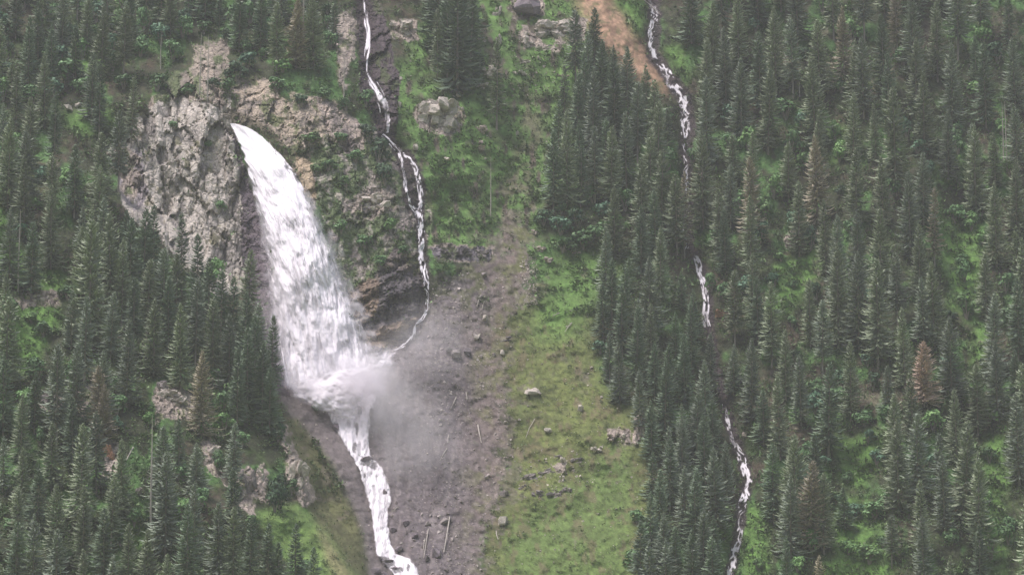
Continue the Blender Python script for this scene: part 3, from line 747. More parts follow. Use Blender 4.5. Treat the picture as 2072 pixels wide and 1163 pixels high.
# ------------------------------------------------------------------ rocks
def hull_block(rs, size, n=16, flat=1.0):
    pts = rs.normal(size=(n, 3)); pts /= np.linalg.norm(pts, axis=1)[:, None]
    pts = np.sign(pts) * np.abs(pts) ** .7
    pts *= rs.uniform(.8, 1.08, (n, 1)) * np.asarray(size) * .5
    return pts
def rock_mesh(name, seed, w, h, dpt, blocks_n, mat):
    rs = np.random.default_rng(seed)
    bm = bmesh.new()
    for b in range(blocks_n):
        if blocks_n == 1: c = np.zeros(3); sz = (w, dpt, h)
        else:
            a = rs.uniform(-.5, .5, 3)
            c = np.array([a[0] * w * .8, a[1] * dpt * .5, a[2] * h * .8])
            k = rs.uniform(.22, .5) if w < 7.5 else rs.uniform(.18, .38); sz = (w * k, dpt * k * 1.1, h * min(1, k * 1.15))
        p = hull_block(rs, sz) + c
        vs = [bm.verts.new(q) for q in p.tolist()]
        g = bmesh.ops.convex_hull(bm, input=vs)
        bad = [e for e in g['geom_interior'] + g['geom_unused'] if isinstance(e, bmesh.types.BMVert)]
        if bad: bmesh.ops.delete(bm, geom=list(set(bad)), context='VERTS')
    bmesh.ops.triangulate(bm, faces=bm.faces[:])
    bmesh.ops.subdivide_edges(bm, edges=bm.edges[:], cuts=1, use_grid_fill=True)
    bm.normal_update()
    for vx in bm.verts: vx.co += vx.normal * rs.normal(0, .035) * min(w, h) * (1.0 if blocks_n == 1 else .7)
    me = bpy.data.meshes.new(name); bm.to_mesh(me); bm.free(); me.materials.append(mat)
    return me
def place_rock(name, u, v, w, h, mk, label, cat, group=None, n=1, seed=0, out=.15, tilt=0):
    p = on_slope(u, v); m = p.y / F
    W_, H_ = w * m * 1.12, h * m * 1.12
    dp = max(min(W_, H_ * 1.3), .5)
    me = rock_mesh(name, seed * 13 + int(u) * 7 + int(v), W_, H_, dp, n, ROCKM[mk])
    o = link(name, me); o.location = p + Vector((0, -dp * out, 0)); o.rotation_euler = (0, tilt, 0)
    tag(o, label, cat, group); return o
G1, G2 = 'boulders lying on the scree and river bed', 'rock outcrops on the slopes'
BOULDERS = [
 (650,821,26,16,'slate','large dark boulder at the left edge of the torrent head'),
 (663,828,15,14,'slate','rounded grey boulder tucked against the larger one beside the torrent head'),
 (693,820,22,19,'slate','rounded boulder veiled in spray in the torrent head'),
 (728,832,9,22,'slate','upright dark rock standing in the spray above the torrent'),
 (743,934,28,20,'slate','broad dark boulder splitting the torrent at mid height'),
 (757,943,16,16,'dark','small dark rock touching the midstream boulder'),
 (780,1000,12,22,'slate','narrow rock in the bend of the torrent below the midstream boulder'),
 (681,868,12,30,'slate','slim dark rock between the torrent and its narrow side channel'),
 (722,874,8,34,'slate','long thin rock rib breaking the upper torrent'),
 (787,1140,26,20,'dark','big dark boulder where the torrent forks at the bottom edge'),
 (774,1131,15,14,'slate','dark boulder left of the fork at the bottom of the torrent'),
 (804,1153,26,16,'slate','dark flat boulder between the two arms of the torrent at the bottom edge'),
 (762,1157,24,16,'dark','dark rock at the lowest left bank of the torrent'),
 (776,1163,20,14,'slate','grey rock below the forked boulders at the bottom edge'),
 (898,1053,22,15,'grey','smooth grey boulder on the lower scree beside a long leaning log'),
 (865,1060,13,12,'grey','small round boulder left of the smooth grey boulder on the lower scree'),
 (1017,1054,23,20,'pale','pale wedge-shaped boulder where scree meets the lower meadow'),
 (1019,999,19,13,'grey','grey block at the meadow edge above the wedge-shaped boulder'),
 (884,1120,22,22,'slate','broad grey boulder low on the scree near the bottom edge'),
 (863,1127,14,16,'slate','grey boulder just left of the broad one near the bottom edge'),
 (808,1110,18,14,'slate','dull boulder on the right bank above the torrent fork'),
 (797,1072,15,15,'slate','dull boulder on the right bank halfway down the lower torrent'),
 (822,1058,13,14,'slate','small boulder a little right of the torrent on the lower scree'),
 (840,1085,13,12,'slate','small dull boulder on the scree below the torrent bend'),
 (1076,795,36,15,'pale','pale flat-topped boulder lying in the olive meadow'),
 (1081,789,14,10,'pale','small pale stone leaning on the flat-topped meadow boulder'),
 (1109,870,15,11,'pale','small pale rock alone in the mid meadow'),
 (1174,828,12,17,'pale','upright pale rock on the upper right of the meadow'),
 (923,718,23,18,'grey','large angular boulder on the upper scree'),
 (909,708,14,11,'grey','small block left of the large angular boulder on the upper scree'),
 (947,713,17,17,'dark','dark block right of the large angular boulder on the upper scree'),
 (968,683,17,15,'pale','pale block above the large angular boulder'),
 (983,645,12,15,'pale','pale upright rock on the mossy upper scree'),
 (979,557,12,13,'grey','grey rock near the top of the scree'),
 (1016,713,9,14,'pale','small pale rock at the scree edge under the dark ledge'),
 (1455,636,18,18,'orange','rust-orange boulder beside the middle forest stream'),
 (1417,358,13,18,'pink','pale rock right of the forest stream above its hidden reach'),
 (1506,880,10,14,'pink','small pinkish rock right of the lower forest stream'),
 (1062,17,62,38,'slate','big grey-purple boulder at the top edge above the pale bedrock'),
 (140,221,22,15,'pale','white rock above the small left glade, the wider of two'),
 (158,214,13,15,'pale','white rock above the small left glade, the narrower of two'),
 (56,603,12,9,'lime','mossy white stone at the top of the small left glade'),
 (72,600,10,8,'lime','pale stone second from the glade edge in the stony row'),
 (87,607,10,9,'pale','pale stone in the middle of the stony row above the left glade'),
 (98,602,9,8,'pale','small pale stone right of the middle of the stony row'),
 (113,606,10,8,'lime','last pale stone at the right of the stony row above the left glade'),
 (809,213,7,14,'pale','small white stone right of the thin upper waterfall'),
 (811,160,7,9,'pale','little white stone on the green edge beside the dark chute'),
 (841,299,11,13,'pale','small pale rock right of the side stream bend'),
 (904,323,13,9,'pale','pale stone on the green slope below the big pale outcrop'),
 (1047,271,7,11,'pale','tiny white stone on the brown streak of the upper slope'),
]
for i, (u, v, w, h, mk, lab) in enumerate(BOULDERS):
    place_rock('boulder', u, v, w, h, mk, lab, 'boulder', G1, 1, i, .3)
OUTCROPS = [
 (885,240,74,66,'pale',12,'large pale outcrop jutting from the green slope right of the upper fall',0),
 (1128,62,84,38,'pale',10,'broad pale bedrock slab below the top edge of the upper slope',0),
 (1071,84,36,32,'pale',6,'broken pale rock left of the broad bedrock slab',0),
 (1098,100,44,12,'pale',5,'low pale ledge under the broad bedrock slab',-.2),
 (1051,150,30,13,'pale',4,'small pale ledge in the middle of the upper slope',-.15),
 (968,175,40,17,'pale',5,'pale tilted ledge at the foot of the dark spruce clump',-.25),
 (939,178,18,11,'pale',2,'short pale block left of the tilted ledge',0),
 (922,197,20,12,'pale',3,'pale block below the dark spruce clump',0),
 (1006,30,18,30,'pale',4,'narrow pale outcrop near the top edge right of the dark spruces',.2),
 (978,81,20,11,'pale',3,'small pale ledge right of the dark spruces',0),
 (1007,82,14,20,'pale',3,'small upright outcrop beside the ledge right of the dark spruces',0),
 (1061,126,24,9,'pale',3,'thin pale ledge above the middle upper ledge',-.1),
 (1090,120,10,15,'pale',2,'upright pale block right of the thin upper ledge',0),
 (1143,156,26,8,'pink',3,'thin pinkish ledge left of the spruces below the scar',0),
 (990,150,30,26,'pale',5,'knobbly outcrop on the upper slope above the tilted ledge',-.3),
 (815,62,48,36,'pale',7,'pale outcrop just right of the dark chute near the top',-.1),
 (973,263,28,16,'pink',4,'pinkish outcrop with a dark overhang in the upper slope',0),
 (963,295,38,20,'pink',7,'rubbly pinkish outcrop below the overhang in the upper slope',0),
 (930,228,16,20,'pale',3,'small pale outcrop right of the large pale one',0),
 (755,412,60,36,'pale',9,'pale blocky outcrop left of the side stream',-.15),
 (736,430,26,24,'grey',4,'grey blocks under the left end of the blocky outcrop',0),
 (900,512,26,13,'dark',4,'dark ledge at the left of the rock band above the scree',-.1),
 (940,511,34,16,'dark',6,'dark broken ledge in the middle of the band above the scree',0),
 (975,514,28,16,'grey',5,'grey ledge at the right end of the band above the scree',0),
 (1113,530,22,16,'pink',4,'pinkish rock at the left corner of the bright meadow',0),
 (1168,512,28,11,'pink',3,'low pinkish rock at the top of the bright meadow',0),
 (1092,505,22,13,'pink',3,'pinkish rock below the leafy thicket at its left end',0),
 (1084,470,20,14,'pink',3,'pinkish rock at the left edge of the leafy thicket',0),
 (1022,687,24,10,'dark',3,'dark ledge shading the edge of the mossy scree',-.1),
 (1066,967,40,15,'grey',6,'leftmost grey rock of the broken ledge across the lower meadow',-.15),
 (1105,956,28,12,'grey',4,'grey rock second along the broken ledge across the lower meadow',-.3),
 (1141,938,15,24,'pale',4,'upright pale rock in the middle of the broken meadow ledge',0),
 (1168,932,30,10,'grey',4,'dark slanting rock right of the upright one in the meadow ledge',-.35),
 (1206,911,22,16,'pale',4,'pale rock at the upper right end of the meadow ledge',.2),
 (1133,924,26,8,'grey',3,'low grey rock just above the upright one in the meadow ledge',-.2),
 (1088,999,22,12,'grey',4,'grey rock low in the second row under the meadow ledge',0),
 (1118,1003,30,16,'grey',5,'biggest rock of the second row under the meadow ledge',-.2),
 (1145,992,24,13,'grey',4,'right-hand rock of the second row under the meadow ledge',-.2),
 (1136,972,12,18,'pale',3,'small pale rock between the two rows of the meadow ledge',0),
 (1056,985,18,9,'grey',2,'small grey rock at the left of the second row',0),
 (1296,872,14,58,'pink',8,'tall pale rock face at the spruce edge of the meadow',0),
 (1240,884,20,15,'pink',4,'pinkish rock left of the tall rock face at the spruce edge',0),
 (1263,886,15,17,'pale',3,'pale rock nearest the tall rock face at the spruce edge',0),
 (1640,480,16,22,'pink',4,'pinkish rock between spruces above the middle glade',0),
 (1605,488,24,28,'pink',5,'reddish-brown rock between spruces above the middle glade',0),
 (350,808,60,34,'pale',9,'pale rock face with a dark hollow on the left forest ridge',0),
 (326,790,30,34,'grey',6,'grey rock at the left of the rock face on the forest ridge',0),
 (427,920,30,36,'pale',7,'pale rock face above the lower left spruces',.4),
 (455,958,34,24,'pale',6,'pale ledge stepping down from the rock face above the lower spruces',.3),
 (500,985,30,60,'grey',9,'grey-violet rock pillar left of the round dark leafy tree',0),
 (524,965,22,40,'pale',6,'tan rock wall touching the grey-violet pillar',0),
 (600,968,34,64,'pale',11,'pale rock wall right of the round dark leafy tree',.3),
 (556,882,18,16,'pale',3,'pale block on the mossy rib above the round dark tree',0),
 (222,925,22,52,'orange',6,'tan rock streak on the lower left slope',-.2),
 (160,812,22,44,'pink',6,'pinkish rock streak on the left slope',.35),
 (200,772,34,22,'pink',5,'pale rock patch above the pinkish streak on the left slope',0),
 (282,1000,18,26,'grey',4,'small grey rock beside the tall bare trunk at lower left',0),
 (105,812,40,22,'grey',5,'dim grey rock among spruces on the far left',0),
]
for i, (u, v, w, h, mk, n, lab, ti) in enumerate(OUTCROPS):
    place_rock('rock_outcrop', u, v, w, h, mk, lab, 'rock', G2, int(n * (2.2 if w < 50 else 4.5)) + 1, 200 + i, .05, ti)
# loose stones (uncountable)
def merged(name, protos, P, rot, scl, mats, label, kind='stuff', rnd=None, sink=0, attr=True):
    """many small copies as one mesh. protos: list of (verts, tris); P positions; rot z; scl"""
    VV, FF, AA = [], [], []; off = 0
    pid = RNG.integers(0, len(protos), len(P))
    for k, (pv, pf) in enumerate(protos):
        s = np.where(pid == k)[0]
        if not len(s): continue
        c, sn = np.cos(rot[s]), np.sin(rot[s])
        x = pv[None, :, 0] * c[:, None] - pv[None, :, 1] * sn[:, None]
        y = pv[None, :, 0] * sn[:, None] + pv[None, :, 1] * c[:, None]
        z = np.repeat(pv[None, :, 2], len(s), 0)
        q = np.stack([x, y, z], -1) * scl[s][:, None, None] + P[s][:, None, :]
        VV.append(q.reshape(-1, 3))
        FF.append((pf[None] + (np.arange(len(s)) * len(pv))[:, None, None] + off).reshape(-1, pf.shape[1]))
        AA.append(np.repeat(RNG.uniform(0, 1, len(s)), len(pv)) * .6 + RNG.uniform(0, .4, len(s) * len(pv)))
        off += len(s) * len(pv)
    me = mk_mesh(name, np.concatenate(VV), np.concatenate(FF), mats)
    fattr(me, 'tiplit_or_rand', np.concatenate(AA))
    o = link(name, me); tag(o, label, None, None, kind); return o
def stone_proto(seed):
    rs = np.random.default_rng(seed); bm = bmesh.new()
    vs = [bm.verts.new(q) for q in hull_block(rs, (1, .8, .8), 9).tolist()]
    g = bmesh.ops.convex_hull(bm, input=vs)
    bad = [e for e in g['geom_interior'] + g['geom_unused'] if isinstance(e, bmesh.types.BMVert)]
    if bad: bmesh.ops.delete(bm, geom=list(set(bad)), context='VERTS')
    bmesh.ops.triangulate(bm, faces=bm.faces[:]); bm.verts.index_update()
    v = np.array([q.co[:] for q in bm.verts]); f = np.array([[w.index for w in t.verts] for t in bm.faces]); bm.free()
    return v, f
def scatter(n, poly, keep=None, seed=1):
    rs = np.random.default_rng(seed); xs = [p[0] for p in poly]; ys = [p[1] for p in poly]
    u = rs.uniform(min(xs), max(xs), n); v = rs.uniform(max(min(ys), -30), min(max(ys), 1200), n)
    m = pip(u, v, poly)
    if keep is not None: m &= rs.uniform(0, 1, n) < keep(u, v)
    return u[m], v[m]
STP = [stone_proto(s) for s in (1, 2, 3, 4, 5)]
M_STONES = leaf_mat('loose_stones', srgb(100, 90, 90), srgb(205, 194, 190), .05, .9)
u, v = scatter(9000, SCREE, lambda u, v: .25 + .75 * np.exp(-((u - 905 - .0 * v) / 45) ** 2) + .35 * sstep(940, 1020, u), 5)
ok = v > 545; u, v = u[ok], v[ok]
uu2, vv2 = scatter(1500, LROCKS[19], None, 6)
P = world_pt(u, v, depth(u, v)); s = np.clip(RNG.lognormal(-.75, .5, len(u)), .25, 1.9)
merged('scree_stones', STP, P, RNG.uniform(0, 6.3, len(u)), s, [M_STONES], 'loose stones and rubble strewn over the scree')
# broken rubble near the rock bands and top of the scree
us, vs_ = [], []
for poly, n in [([(1050,520),(1085,520),(1090,620),(1060,620)], 260), ([(1040,110),(1160,110),(1100,200),(1050,200)], 160), ([(1050,940),(1220,900),(1220,960),(1150,1010),(1050,1005)], 260), ([(30,595),(125,592),(125,615),(35,620)], 80), ([(780,700),(1000,560),(1020,720),(860,760)], 300), (G_LOW, 420), (G_UP, 420), (BANK, 120)]:
    a, b = scatter(n * 2, poly, lambda u, v: .5 + 0 * u, 7); us.append(a); vs_.append(b)
u = np.concatenate(us); v = np.concatenate(vs_)
merged('ledge_rubble', STP, world_pt(u, v, depth(u, v)), RNG.uniform(0, 6.3, len(u)), np.clip(RNG.lognormal(-.7, .45, len(u)), .25, 1.6), [leaf_mat('pale_rubble', srgb(140, 130, 124), srgb(205, 195, 186), .05, .9)], 'pale rubble scattered around the ledges and scree top')

# ------------------------------------------------------------------ logs
def tube(pts, rads, n=7):
    pts = [Vector(p) for p in pts]; V_, F_ = [], []
    for i, p in enumerate(pts):
        t = (pts[min(i + 1, len(pts) - 1)] - pts[max(i - 1, 0)]).normalized()
        a = t.orthogonal().normalized(); b = t.cross(a)
        for k in range(n):
            an = 2 * math.pi * k / n; V_.append(tuple(p + (a * math.cos(an) + b * math.sin(an)) * rads[i]))
    for i in range(len(pts) - 1):
        for k in range(n):
            F_.append((i * n + k, i * n + (k + 1) % n, (i + 1) * n + (k + 1) % n, (i + 1) * n + k))
    return V_, F_
LOGS = [((967,860),(974,896),.32,'thick pale log lying downhill on the mid scree'),
 ((910,1046),(898,1118),.30,'long thin log pointing downhill beside the smooth grey boulder'),
 ((904,908),(890,932),.25,'short slanting log in the rubble strip at mid scree'),
 ((923,804),(912,827),.25,'short slanting log in the rubble strip high on the scree'),
 ((943,794),(945,811),.22,'short upright-lying log right of the upper rubble strip'),
 ((1004,1074),(1008,1092),.22,'little log on the lower scree below the wedge-shaped boulder'),
 ((867,1070),(858,1128),.22,'thin log on the lower scree left of the long one'),
 ((805,1026),(792,1038),.25,'short log beside the torrent bend'),
 ((1157,654),(1143,672),.30,'pale broken log at the foot of the bright meadow'),
 ((1132,634),(1118,641),.25,'small forked branch lying in the bright meadow'),
 ((1296,-4),(1337,32),.32,'fallen trunk lying across the top of the forest stream'),
 ((908,880),(906,896),.2,'tiny log in the middle of the rubble strip'),
 ((973,598),(965,622),.2,'thin pale stick slanting on the mossy upper scree'),
 ((980,610),(975,628),.2,'second thin pale stick on the mossy upper scree'),
 ((270,905),(252,942),.28,'bleached leaning trunk among the lower left spruces'),
 ((860,1090),(857,1112),.2,'short stick below the small round boulder'),
 ((1082,848),(1064,886),.18,'thin bleached pole lying across the meadow')]
for i, ((u0, v0), (u1, v1), r, lab) in enumerate(LOGS):
    a = on_slope(u0, v0) + Vector((0, -.5, .1)); b = on_slope(u1, v1) + Vector((0, -.5, .1))
    mid = (a + b) / 2 + Vector((random.uniform(-.25, .25), -.25, .1))
    V_, F_ = tube([a - a, mid - a, b - a], [r * .7, r * .6, r * .42])
    me = mk_mesh('fallen_log', V_, F_, [M_BARKPALE]); o = link('fallen_log', me); o.location = a
    for k in range(3):
        t = random.uniform(.2, .9); p = (b - a) * t; q = Vector((random.uniform(-1, 1), -random.uniform(.1, .6), random.uniform(-.3, .9))) * random.uniform(.6, 1.2)
        v3, f3 = tube([q * 0, q], [.09, .04], 4); ob = link('branch', mk_mesh('branch', v3, f3, [M_BARKPALE]), o); ob.location = p
    tag(o, lab, 'log', 'fallen logs on the slopes')

# ------------------------------------------------------------------ spruces
def spruce_geo(seed, H=25.0, Rm=3.4, base=.14, shape=.62, spacing=.60, per=8, gap=.06, wide=.34, sparse=0.0, droop=.45, fringe=3):
    rs = np.random.default_rng(seed)
    tris, rnd = [], []
    lob = rs.uniform(0, 6.28, 3); la = rs.uniform(.05, .14, 3)
    Z3 = np.array([0, 0, 1.])
    z = H * base
    while z < H * .985:
        t = (z / H - base) / (1 - base)
        rr = Rm * (1 - t) ** shape * (0.6 + .4 * min(1, t / .12 + .3))
        m = per if t < .8 else max(4, per - 1)
        a0 = rs.uniform(0, 6.28)
        for k in range(m):
            if rs.uniform() < gap + sparse * (1 - t): continue
            az = a0 + 6.283 * k / m + rs.normal(0, .3)
            L = rr * rs.uniform(.68, 1.15) * (1 + sum(la[j] * math.sin((j + 1) * az + lob[j] + z * .5) for j in range(3)))
            if rs.uniform() < .08: L *= 1.2
            L = max(L, .3)
            dr = np.array([math.cos(az), math.sin(az), 0.]); sd = np.array([-math.sin(az), math.cos(az), 0.])
            slope = -droop * (1 - t) + .6 * t ** 2 + rs.normal(0, .09); curve = .35 * (1 - t)
            zz = z + rs.normal(0, spacing * .3)
            def pt(q): return Z3 * zz + dr * L * q + Z3 * L * (slope * q - curve * q * (1 - q) * 1.2 + .12 * q ** 3)
            wd = (wide * (.22 * L + .42)) * rs.uniform(.75, 1.25)
            br = rs.uniform(0, .22)
            roll = rs.normal(0, .25)
            sds = sd * math.cos(roll) + Z3 * math.sin(roll)
            c0, c1, c2, c3 = pt(.06), pt(.42), pt(.78), pt(1.06)
            fall = Z3 * wd * .55
            ls = []
            for sg in (-1, 1):
                s1 = pt(.40) + sds * sg * wd * rs.uniform(.8, 1.1) - fall; s2 = pt(.80) + sds * sg * wd * rs.uniform(.6, .85) - fall * .8
                tris.extend([(c0, s1, c1), (c1, s1, s2), (c1, s2, c2), (c2, s2, c3)])
                rnd.extend([(0, .15, .15), (.15, .3, .5), (.15, .5, .4), (.4, .7, .95)])  # tips paler than inner bough: new growth plus sunlit look put into colour
                for f in range(fringe):                       # ragged fringe of hanging twigs
                    w_ = (f + rs.uniform(0, .8)) / fringe; p = s1 * (1 - w_) + s2 * w_
                    q = p + (sd * sg * .5 + dr * .45 - Z3 * rs.uniform(.25, .9)) * (wd * .75)
                    o = dr * wd * .28
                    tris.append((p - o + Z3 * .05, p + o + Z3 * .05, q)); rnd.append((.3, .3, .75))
            for f in range(2):
                p = c2 * (.3 + .4 * f) + c3 * (.7 - .4 * f); q = p + dr * wd * .5 + sd * rs.normal(0, .4) * wd - Z3 * wd * rs.uniform(.1, .7)
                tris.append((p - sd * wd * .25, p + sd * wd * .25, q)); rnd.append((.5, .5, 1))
            while len(rnd) > len(ls) and len(ls) < 0: pass
            n_ = len(tris)
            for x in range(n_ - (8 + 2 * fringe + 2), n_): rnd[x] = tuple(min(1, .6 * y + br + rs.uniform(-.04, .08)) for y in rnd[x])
        z += spacing * (1.0 - .42 * t) * rs.uniform(.7, 1.3)
    for k in range(3):
        a = k * 2.1; d = np.array([math.cos(a), math.sin(a), 0]) * .16
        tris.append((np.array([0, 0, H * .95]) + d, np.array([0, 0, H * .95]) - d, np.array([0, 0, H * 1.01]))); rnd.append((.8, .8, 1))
    T = np.array(tris); V_ = T.reshape(-1, 3); F_ = np.arange(len(V_)).reshape(-1, 3)
    return V_, F_, np.clip(np.array(rnd).ravel(), 0, 1)
def trunk_geo(H=25.0, r=.30, seed=0, bare=0, n=7):
    rs = random.Random(seed)
    pts = [(0, 0, -1.5), (0, 0, H * .1), (rs.uniform(-.1, .1), rs.uniform(-.1, .1), H * .4), (rs.uniform(-.15, .15), 0, H * .7), (0, 0, H * .99)]
    V_, F_ = tube(pts, [r * 1.25, r, r * .8, r * .5, .04], n)
    F_ = [f for f in F_]
    if bare:
        for k in range(bare):
            z = H * rs.uniform(.12, .97); a = rs.uniform(0, 6.28); L = rs.uniform(.6, 1.9) * (1.1 - z / H)
            v3, f3 = tube([(0, 0, z), (math.cos(a) * L, math.sin(a) * L, z + L * rs.uniform(-.35, .2))], [.07, .02], 4)
            o_ = len(V_); V_ += v3; F_ += [tuple(x + o_ for x in f) for f in f3]
    return np.array(V_), np.array(F_)
SHAPES = {
 'n1': dict(Rm=4.5, base=.08, shape=.62), 'n2': dict(Rm=4.9, base=.14, shape=.58, droop=.55), 'n3': dict(Rm=5.4, base=.06, shape=.72),
 'n4': dict(Rm=4.3, base=.28, shape=.54, gap=.14), 'n5': dict(Rm=5.8, base=.05, shape=.78), 'n6': dict(Rm=3.7, base=.18, shape=.58, gap=.16),
 'b1': dict(Rm=6.4, base=.10, shape=.66), 'bare': dict(Rm=2.8, base=.50, shape=.5, gap=.2),
 'sparse': dict(Rm=3.4, base=.20, shape=.60, gap=.25, sparse=.2, wide=.34), 'snag': None}
MESH = {}
def get_spruce(shape, tintn):
    key = (shape, tintn)
    if key not in MESH:
        sd = sorted(SHAPES).index(shape) * 11 + 3
        if shape == 'snag':
            tv, tf = trunk_geo(25, .26, sd, 26); MESH[key] = (mk_mesh('bare_trunk', tv, tf, [M_BARKPALE]), None)
        else:
            V_, F_, r_ = spruce_geo(sd, **SHAPES[shape]); cm = mk_mesh('spruce_crown', V_, F_, [SPM[tintn]]); fattr(cm, 'tiplit_or_rand', r_)
            tv, tf = trunk_geo(25, .27 if shape != 'bare' else .30, sd, 10 if shape in ('bare', 'sparse') else 0)
            MESH[key] = (mk_mesh('spruce_trunk', tv, tf, [M_BARK if shape != 'bare' else M_BARKPALE]), cm)
    return MESH[key]

# hand-placed trees: (u, v of the tip, v of the foot, shape, tint)
KEY = [
 (1430,70,250,'n1','olive'),(1470,48,230,'n3','grey-green'),(1571,2,190,'n3','olive'),(1659,34,200,'n2','olive'),(1708,8,170,'n5','brownish'),(1651,110,300,'n3','olive'),
 (1733,72,232,'n5','olive'),(1748,68,240,'n2','grey-green'),(1727,181,330,'n1','olive'),(1813,173,395,'n2','olive'),(1870,139,310,'n3','olive'),(1773,206,330,'n1','olive'),
 (1927,80,250,'n3','grey-green'),(1996,82,260,'n2','dark green'),(1975,244,440,'n5','olive'),(1657,217,380,'n1','olive'),(1655,270,450,'n3','brownish'),(1596,286,410,'n2','olive'),
 (1524,263,420,'n6','olive'),(1522,316,490,'n2','brownish'),(1788,312,460,'n1','olive'),(1842,341,520,'n3','grey-green'),(2057,314,480,'n5','olive'),(2017,362,540,'n3','olive'),
 (1891,375,540,'sparse','brownish'),(1781,417,600,'n3','olive'),(1267,221,380,'n1','grey-green'),(1204,251,410,'n6','grey-green'),(1316,257,420,'n2','olive'),(1299,316,500,'n2','olive'),
 (1147,217,415,'n3','olive'),(1217,72,250,'n3','dark green'),(1200,138,330,'n2','grey-green'),(1167,145,300,'n2','dark green'),(1182,100,280,'n1','dark green'),(1245,120,300,'n2','dark green'),
 (1290,160,330,'n4','grey-green'),(1330,200,380,'n4','olive'),(1340,300,470,'n2','olive'),(1120,260,430,'n2','dark green'),(1175,290,420,'n1','dark green'),
 (925,-70,190,'n3','dark green'),(905,-40,160,'n2','dark green'),(950,-30,170,'n1','dark green'),(885,10,165,'n6','olive'),(890,-120,110,'n3','dark green'),(945,-130,90,'n3','dark green'),
 (182,418,700,'n5','olive'),(103,370,545,'n3','olive'),(246,480,660,'n1','olive'),(296,521,690,'n4','olive'),(330,500,700,'n4','grey-green'),(365,610,790,'n1','olive'),
 (206,708,860,'n3','grey-green'),(463,634,800,'n1','grey-green'),(356,514,690,'n2','olive'),(368,428,600,'n6','dark green'),(310,411,590,'n6','dark green'),(288,420,600,'n2','dark green'),
 (262,440,640,'n2','dark green'),(225,430,640,'n2','olive'),(400,470,650,'n1','dark green'),(420,520,700,'n4','dark green'),(445,545,720,'n1','dark green'),(470,560,740,'n2','dark green'),
 (495,590,790,'n1','dark green'),(515,640,820,'n2','dark green'),(530,690,860,'n3','dark green'),(545,740,880,'n3','dark green'),(500,660,850,'n3','dark green'),(395,560,740,'n4','grey-green'),
 (430,600,780,'n4','olive'),(480,700,860,'n1','dark green'),(340,560,720,'n2','dark green'),(270,560,720,'n4','dark green'),(310,600,760,'n3','olive'),
 (42,798,930,'n3','olive'),(42,904,1040,'n3','olive'),(104,857,1000,'n2','olive'),(163,860,1070,'n2','olive'),(114,980,1150,'n3','olive'),(75,940,1080,'n5','dark green'),
 (208,1030,1190,'n2','dark green'),(298,1073,1230,'n3','olive'),(334,920,1130,'n2','grey-green'),(392,975,1140,'n1','grey-green'),(470,1030,1210,'n2','olive'),(336,1122,1260,'n3','olive'),
 (166,1112,1230,'n6','olive'),(540,1061,1220,'n1','dark green'),(596,1061,1200,'n1','dark green'),(634,1110,1230,'n2','dark green'),(560,1100,1240,'n2','dark green'),(505,1050,1200,'n1','dark green'),
 (208,777,900,'n5','brownish'),(362,850,970,'n6','dark green'),(200,740,870,'n2','brownish'),(440,1020,1190,'n2','grey-green'),(380,1020,1200,'n3','dark green'),(260,1060,1200,'n1','olive'),
 (10,600,790,'n2','olive'),(48,310,480,'n1','olive'),(60,190,340,'n3','olive'),(90,100,260,'n3','olive'),(185,100,250,'n1','grey-green'),(200,120,290,'n6','dark green'),
 (265,150,300,'n6','olive'),(250,5,160,'n4','olive'),(15,230,420,'n5','olive'),(150,290,440,'n2','dark green'),(200,330,480,'n5','olive'),(175,-20,110,'n3','olive'),
 (1697,490,700,'n3','olive'),(1777,525,745,'n2','olive'),(1817,510,660,'n4','grey-green'),(1891,527,700,'n3','olive'),(1832,620,790,'n1','olive'),(1870,560,700,'n2','grey-green'),
 (1524,510,660,'n1','olive'),(1562,570,740,'n2','olive'),(1522,683,850,'n3','grey-green'),(1722,690,850,'n1','olive'),(1621,717,860,'n1','grey-green'),
 (1579,759,930,'n1','olive'),(1811,797,960,'n2','olive'),(1979,738,880,'n2','olive'),(1996,510,650,'n2','olive'),(2013,590,770,'n3','grey-green'),(1640,560,700,'n1','olive'),
 (1819,850,1040,'n5','olive'),(1937,787,950,'n3','olive'),(1954,854,1060,'n2','olive'),(1912,917,1080,'n1','grey-green'),(1865,972,1120,'n1','olive'),(1983,913,1120,'n5','olive'),
 (2063,795,980,'n1','grey-green'),(1609,880,1070,'b1','olive'),(1638,934,1110,'b1','brownish'),(1667,960,1120,'n2','olive'),(1710,983,1070,'n5','dark green'),(1592,1090,1230,'n1','dark green'),
 (1870,690,822,'b1','rust-brown'),(1460,380,540,'n2','olive'),(1385,345,520,'sparse','brownish'),(1370,350,520,'n4','olive'),(1468,420,560,'n1','dark green'),
 (1600,960,1130,'n3','grey-green'),(1565,900,1060,'n2','dark green'),(1535,560,700,'n2','dark green'),(1545,790,900,'n2','dark green'),(1850,-20,160,'n3','grey-green'),(1790,20,190,'n3','dark green'),
 (1605,30,200,'n4','grey-green'),(1540,60,230,'n2','dark green'),(1500,110,290,'n3','grey-green'),
 (1005,70,262,'sparse','olive'),
]
